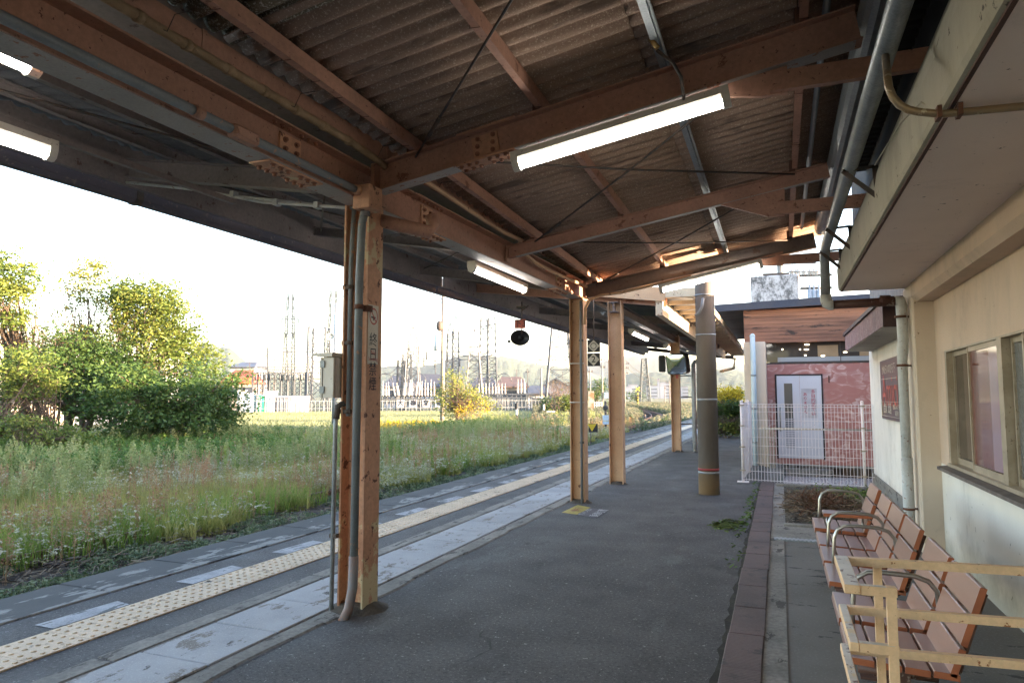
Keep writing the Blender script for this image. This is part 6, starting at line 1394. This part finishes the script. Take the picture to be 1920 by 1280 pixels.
# bare brown vine thicket
def thicket(label,px0,px1,py0,py1,D,n,lean=0):
    g=gd((px0+px1)/2,742,D); t_=thing('bare_thicket',label,'shrub',(g.x,g.y,-1.05)); b=MB()
    for i in range(n):
        px=rs.uniform(px0,px1); dd=D+rs.uniform(-1.5,1.5); o=gd(px,742,dd); o.z=-1.05+rs.uniform(0,1.5); tp=gd(px+rs.normal()*14+lean,rs.uniform(py0,py1),dd)
        m_=o.lerp(tp,.5)+Vector((rs.normal()*.25,rs.normal()*.2,.2)); b.tube([o,o.lerp(m_,.6),m_,m_.lerp(tp,.5)+Vector((rs.normal()*.1,0,.1)),tp],[.035,.03,.026,.016,.006],4,False)
        for k in range(7):
            f=rs.uniform(.35,.95); s_=m_.lerp(tp,f) if f>.5 else o.lerp(m_,f*2); e=s_+Vector((rs.normal()*.45,rs.normal()*.3,rs.uniform(.2,1.0))); b.tube([s_,s_.lerp(e,.5)+Vector((0,0,.05)),e],[.012,.009,.004],3,False)
    b.build('stems',m_twig,t_)
    n2=n*60; px=rs.uniform(px0,px1,n2); C=np.array([tuple(gd(a_,rs.uniform(py0,py0+(py1-py0)*1.6),D+rs.uniform(-1.5,1.5))) for a_ in px]); V,F_=leaves(C,.10,rs,.5); npmesh('dry_leaves',V,F_,g_brown,t_,np.repeat(rs.rand(n2),4))
thicket('tangle of bare pinkish brown stems between the left tree and the slender tree',20,140,600,660,39.5,40)
thicket('bare pinkish brown branches crossing between the slender tree and the round tree',205,245,575,640,38.5,12,14)
thicket('bare reddish branches in front of the round tree trunk',190,290,670,740,37,14,10)
# yellow sapling with goldenrod at the field edge
gY=G(865,800); DY=math.hypot(gY.x,gY.y)
tree('yellow_sapling','loose yellow-green sapling right of the field pole','tree',858,[(850,718,22,20,52),(845,745,26,20,60),(875,742,26,20,56),(842,768,18,16,24),(895,750,20,14,30),(915,760,14,9,12),(868,768,24,16,24)],DY,g_yel,.18,9,.42,7,.05,bark=m_twig,nb=50)
t_=thing('goldenrod_clump','clump of bright yellow goldenrod flowers at the foot of the yellow sapling','flowers',tuple(gY))
b=MB(); pts=[]
for i in range(46):
    q=gd(rs.uniform(855,918),rs.uniform(752,784),DY-1+rs.uniform(-.8,.8)); o=Vector((gY.x+rs.normal()*.6,gY.y-1+rs.normal()*.4,-1.05)); b.tube([o,o.lerp(q,.6)+Vector((0,0,.1)),q],[.015,.012,.006],4,False); pts.append(np.array(q)+rs.normal(size=(26,3))*np.array([.10,.10,.16]))
b.build('stems',m_twig,t_); C=np.concatenate(pts); V,F_=leaves(C,.09,rs,.7); npmesh('flower_heads',V,F_,g_gold,t_,np.repeat(rs.rand(len(C)),4))
tree('round_shrub','round green shrub right of the slim grey pole','bush',1035,[(1033,765,22,16,40),(1050,758,12,12,14)],78,g_dark,.22,24,.5,3,.07)
tree('mixed_bushes','olive bushes at the foot of the pylon beside the second pillar','bush',1068,[(1066,765,16,20,30),(1078,755,12,14,14),(1058,748,10,8,6)],72,g_mid,.22,22,.5,3,.07)
thicket('bare pinkish bush under the pylon left of the second pillar',1035,1085,715,750,74,40)
tree('distant_tree','dark round tree behind the diamond sign','tree',1113,[(1110,738,13,12,30),(1128,728,8,14,20)],150,g_dark,.45,16,1.2,2,.2)
tree('distant_tree','small dark round tree before the far warehouses','tree',1193,[(1192,744,12,6,30)],280,g_dark,.7,14,1.8,2,.3)
# right side bushes on the forecourt
tree('garden_bush','dense dark green bush between the concrete pole and the white fence','bush',1372,[(1366,778,20,18,60),(1385,775,12,16,34),(1352,785,10,14,20)],29,g_dark,.13,30,.24,4,.04,zb=0)
tree('yellow_shrub','bright yellow flowering shrub above the green bush right of the concrete pole','bush',1365,[(1362,742,20,11,44),(1378,738,8,8,14)],38,g_gold,.13,26,.30,3,.04,zb=0)
tree('low_green_plants','low leafy plants with pale plumes in front of the dark bush','plants',1368,[(1362,802,18,8,24),(1382,800,10,8,14)],27,g_mid,.11,24,.18,6,.02,zb=0)
def infield(P_): r=-P_[:,0]/P_[:,1]; return (np.hypot(P_[:,0],P_[:,1])<39+22*np.clip((.60-r)/.25,0,1)+2.5*np.sin(P_[:,0]*.9)+rs.uniform(-1,1,len(P_)))|(P_[:,0]>-9.5)
# ---------------- weeds: prototypes scattered as stuff
def proto_blades(n,h,w,spread,lean,segs=3):
    V=[];F_=[]
    for i in range(n):
        a=rs.uniform(0,6.28); r_=spread*math.sqrt(rs.rand()); bx,by=r_*math.cos(a),r_*math.sin(a); a2=rs.uniform(0,6.28); L=h*rs.uniform(.5,1.15); ln=lean*rs.uniform(.3,1.6); ww=w*rs.uniform(.7,1.3); b0=len(V)
        px,py=-math.sin(a2),math.cos(a2)
        for k in range(segs+1):
            f=k/segs; cx=bx+math.cos(a2)*ln*L*f*f; cy=by+math.sin(a2)*ln*L*f*f; cz=L*f*(1-.25*ln*f); hw=ww*.5*(1-f*.85)
            V+= [(cx-px*hw,cy-py*hw,cz),(cx+px*hw,cy+py*hw,cz)]
        F_+= [(b0+2*k,b0+2*k+1,b0+2*k+3,b0+2*k+2) for k in range(segs)]
    return np.array(V),np.array(F_)
def proto_leafy(n,h,leaf,spread):
    z=rs.rand(n)**.8*h; r_=spread*rs.rand(n)*(1-.5*z/h); a=rs.uniform(0,6.28,n); return leaves(np.stack([r_*np.cos(a),r_*np.sin(a),z],1),leaf,rs,.45,.1)
def proto_plume(n,h,pl,pw,leaf,arch=0.):
    """stalk tops: many tiny bits along the last part of a stalk"""
    V=[];F_=[]
    for s_ in range(n):
        a=rs.uniform(0,6.28); bx,by=rs.normal()*.05,rs.normal()*.05; H=h*rs.uniform(.7,1.15); k=int(24*pl/.12*.5)+6; f=rs.rand(k); z=H-pl*f; ax=arch*(1-f)**2*rs.uniform(.5,1.2); 
        C=np.stack([bx+np.cos(a)*ax+rs.normal(size=k)*pw*(.3+f),by+np.sin(a)*ax+rs.normal(size=k)*pw*(.3+f),z-ax*.6],1); v,fc=leaves(C,leaf,rs,.6,-.3); F_.append(fc+sum(len(q) for q in V)); V.append(v)
    return np.concatenate(V),np.concatenate(F_)
def merge(*ps):
    V=[];F_=[];o=0
    for v,f in ps: V.append(v);F_.append(f+o);o+=len(v)
    return np.concatenate(V),np.concatenate(F_)
def scatter(name,protos,P_,mat,smin=.7,smax=1.3,label=None,cat=None,rn=None,sc=None):
    Vs=[];Fs=[];Rn=[];o=0; idx=rs.randint(0,len(protos),len(P_)); rn=rs.rand(len(P_)) if rn is None else rn
    for k,(v,f) in enumerate(protos):
        Q=P_[idx==k]; m=len(Q)
        if m==0: continue
        a=rs.uniform(0,6.28,m); s=rs.uniform(smin,smax,m) if sc is None else sc[idx==k]*rs.uniform(smin,smax,m); ca=(np.cos(a)*s)[:,None]; sa=(np.sin(a)*s)[:,None]
        X_=v[None,:,0]*ca-v[None,:,1]*sa+Q[:,0:1]; Y_=v[None,:,0]*sa+v[None,:,1]*ca+Q[:,1:2]; Z_=v[None,:,2]*s[:,None]+Q[:,2:3]
        Vs.append(np.stack([X_,Y_,Z_],2).reshape(-1,3)); Fs.append((f[None]+(len(v)*np.arange(m))[:,None,None]).reshape(-1,4)+o); o+=m*len(v); Rn.append(np.repeat(np.clip(rn[idx==k]*.75,0,1),len(v))+np.tile(rs.rand(len(v))*.25,m))
    return npmesh(name,np.concatenate(Vs),np.concatenate(Fs),mat,None,np.concatenate(Rn),label=label,cat=cat,kind='stuff')
def area(n,x0,x1,y0,y1,pw=1.0,fx=None):
    """points; more of them near the camera"""
    y=y0+(y1-y0)*rs.rand(n)**pw; x=x0+(x1-x0)*rs.rand(n); P_=np.stack([x,y,np.full(n,-1.03)],1)
    if fx is not None: P_=P_[fx(P_)]
    P_=P_[infield(P_)]
    # keep what the camera could see from nearby
    return P_
def nz(P_,s,seed):
    q=P_*s+seed; return .5+.25*(np.sin(q[:,0]*1.3+np.sin(q[:,1]*.9)*1.7)+np.sin(q[:,1]*1.1+np.sin(q[:,0]*1.7+1)*1.3))
off_rail=lambda P_:(np.abs(np.abs(P_[:,0]+11.15)-.56)>.22)|(rs.rand(len(P_))<.10)|(P_[:,1]>40)
m_g1=leafmat('grass_yellow_green',(.20,.21,.045),(.36,.35,.09),(.50,.45,.18),.4); m_g2=leafmat('grass_fresh',(.10,.18,.03),(.19,.28,.045),(.31,.36,.08),.4); m_low=leafmat('low_weed_bluegreen',(.05,.08,.03),(.13,.17,.075),(.28,.30,.18),.25)
m_red=leafmat('red_brown_stalk',(.30,.15,.075),(.36,.22,.11),(.32,.26,.12),.25); m_whi=leafmat('white_seed_head',(.22,.22,.10),(.42,.40,.26),(.76,.73,.62),.3); m_pal=leafmat('pale_plume',(.18,.22,.07),(.29,.32,.12),(.44,.42,.20),.35); m_grn=leafmat('tall_weed_green',(.05,.11,.022),(.10,.18,.035),(.19,.26,.06),.35)
blad=[proto_blades(13,.46,.019,.12,.45) for _ in range(5)]
blad2=[proto_blades(11,.66,.016,.14,.38) for _ in range(5)]
lowp=[merge(proto_leafy(26,.13,.055,.14),proto_blades(6,.16,.008,.08,.5)) for _ in range(4)]
head=[proto_plume(3,.56,.075,.008,.030,.10) for _ in range(6)]
tiny=[proto_plume(6,.46,.07,.06,.030) for _ in range(4)]
redp=[merge(proto_plume(3,.82,.42,.016,.034),proto_blades(3,.78,.010,.03,.05)) for _ in range(4)]
plum=[merge(proto_plume(3,1.05,.40,.04,.052),proto_blades(4,.9,.014,.04,.06)) for _ in range(4)]
leafy=[proto_leafy(60,.85,.11,.22) for _ in range(4)]
scatter('low_ground_weeds',lowp,area(8000,-11.4,-8.6,1.5,40,1.6,lambda P_:nz(P_,2.1,6)>.45),m_low,.6,1.3,'low bluish green weeds along the foot of the platform edge','weeds')
scatter('short_grass',blad,area(23000,-14.5,-9.2,2,48,1.45,lambda P_:(nz(P_,.9,2)>.30)&off_rail(P_)&(P_[:,0]<-9.3-1.1*nz(P_,1.7,3))),m_g1,.45,1.35,'yellow-green grass growing over the disused tracks','grass')
litter('trackside_litter',5000,-12.6,-8.8,1.5,16,-1.0,((.20,.16,.11),(.07,.05,.035)),.22,.010,.10,kind='stuff',label='flattened dead stems and dark litter between the platform foot and the rusty rails',cat='dead weeds')
spk=[merge(proto_leafy(90,.95,.075,.07),proto_blades(2,.9,.02,.01,.05)) for _ in range(3)]
scatter('leafy_spikes',spk,area(1500,-24,-10,4,45,1.1,lambda P_:nz(P_,.33,12)>.5),leafmat('spike_green',(.09,.16,.03),(.18,.26,.05),(.32,.34,.08),.35),.6,1.15,'upright bright green leafy spikes standing out of the weeds','weeds')
scatter('fresh_grass',blad2,area(9000,-17,-10,1.5,30,1.3,lambda P_:(nz(P_,.55,7)>.55)),m_g2,.6,1.1,'fresh bright green grass tufts in the near weeds','grass')
scatter('white_seed_heads',head,area(11000,-22,-9.4,3,50,1.25,lambda P_:nz(P_,.5,4)>.38),m_whi,.6,1.35,'white foxtail seed heads scattered through the weeds','grass')
scatter('white_flower_froth',tiny,area(8000,-21,-9.3,10,50,1.1,lambda P_:nz(P_,.6,9)>.50),m_whi,.7,1.25,'frothy white flowering weeds beyond the near pillar','weeds')
scatter('red_stalks',redp,area(5200,-23,-9.8,3,55,1.2,lambda P_:(nz(P_,.9,1)+.5*nz(P_,.3,3))>.72),m_red,.5,1.2,'reddish brown dry stalks standing in bands among the weeds','weeds')
scatter('pale_plumes',plum,area(3600,-27,-13.5,6,60,1.1,lambda P_:nz(P_,.3,5)>.45),m_pal,.7,1.2,'pale green feathery plumes of tall weeds before the trees','weeds')
scatter('dry_grass',blad2,area(16000,-26,-11.0,4,58,1.2,lambda P_:(nz(P_,.35,3)>.25)),leafmat('dry_grass_mat',(.20,.19,.05),(.33,.29,.09),(.46,.37,.16),.35),.7,1.2,'straw coloured dry grass mixed into the weeds','grass')
scatter('tall_green_weeds',leafy,area(8500,-32,-17.5,8,62,1.1,lambda P_:(nz(P_,.28,8)>.35)&(P_[:,0]<-17-0*P_[:,1])),m_grn,.7,1.25,'tall leafy green weeds at the foot of the trees','weeds')
# far weeds around the curve, the field and beyond
fb=[proto_blades(10,.42,.05,.5,.3,2) for _ in range(3)]; fl=[proto_leafy(26,.8,.22,.5) for _ in range(3)]; fp=[proto_plume(5,.8,.3,.12,.09) for _ in range(3)]
def farpts(n,px0,px1,d0,d1,pw=.8):
    d=d0+(d1-d0)*rs.rand(n)**pw; px=rs.uniform(px0,px1,n); return np.array([tuple(gd(a_,742,b_))[:2]+(-1.03,) for a_,b_ in zip(px,d)])
m_fld=leafmat('field_crop',(.19,.225,.11),(.26,.28,.15),(.33,.33,.20),.4)
A_=farpts(34000,400,1080,38,103); A_=A_[(~infield(A_))&(A_[:,0]<-12)]
scatter('field_grass',fb,A_,m_fld,.7,1.2,'sunlit yellow-green grass field in front of the substation','grass')
A_=farpts(16000,1040,1300,48,190,.7); A_=A_[np.abs(A_[:,0]-np.array([track_x(y) if y<150 else -60 for y in A_[:,1]]))>1.6]; A_=A_[(A_[:,0]<-6.2)]
scatter('far_weeds',fl,A_,leafmat('far_weed_green',(.04,.075,.03),(.075,.11,.045),(.13,.15,.075)),.6,1.2,'green weeds around the curving track beyond the platform','weeds')
A_=farpts(12000,1000,1300,48,190,.7); A_=A_[np.abs(A_[:,0]-np.array([track_x(y) if y<150 else -60 for y in A_[:,1]]))>1.6]; A_=A_[(A_[:,0]<-6.2)]
scatter('far_pale_weeds',fp,A_,leafmat('far_seed_head',(.14,.15,.09),(.20,.20,.13),(.28,.26,.18)),.7,1.3,'pale seed heads over the far weeds beyond the platform','weeds')
A_=farpts(9000,400,1090,34,62,1); A_=A_[infield(A_)&~infield(A_*np.array([1.12,1.12,1]))]; scatter('field_edge_weeds',fl,A_,m_grn,.35,.8,'green weed border along the near side of the field','weeds')
A_=farpts(220,700,960,46,56,1); scatter('yellow_flowers',fp,A_,g_gold,.5,.9,'small yellow flowers along the field border','flowers')
# greenery behind the viewpoint (what the mirror and the windows show)
b=MB()
for k in range(9): pass
tree('hedge_row','green hedge row behind the viewpoint beyond the track','bush',-2000,[],60,g_dark) if False else None
# =============== HAZE
hz=MB(); hz.box((-3300,-450,-2.2),(2500,4000,260)); t=NT('haze_air'); t.n.remove(t.b); pv=t.node('ShaderNodeVolumePrincipled'); pv.inputs['Density'].default_value=.00011; pv.inputs['Color'].default_value=(.93,.96,1,1); pv.inputs['Anisotropy'].default_value=.25
t.link(pv.outputs[0],t.n['Material Output'].inputs['Volume']); hb=hz.build('haze',t.m,kind='stuff'); t.m.cycles.homogeneous_volume=True if hasattr(t.m,'cycles') else None
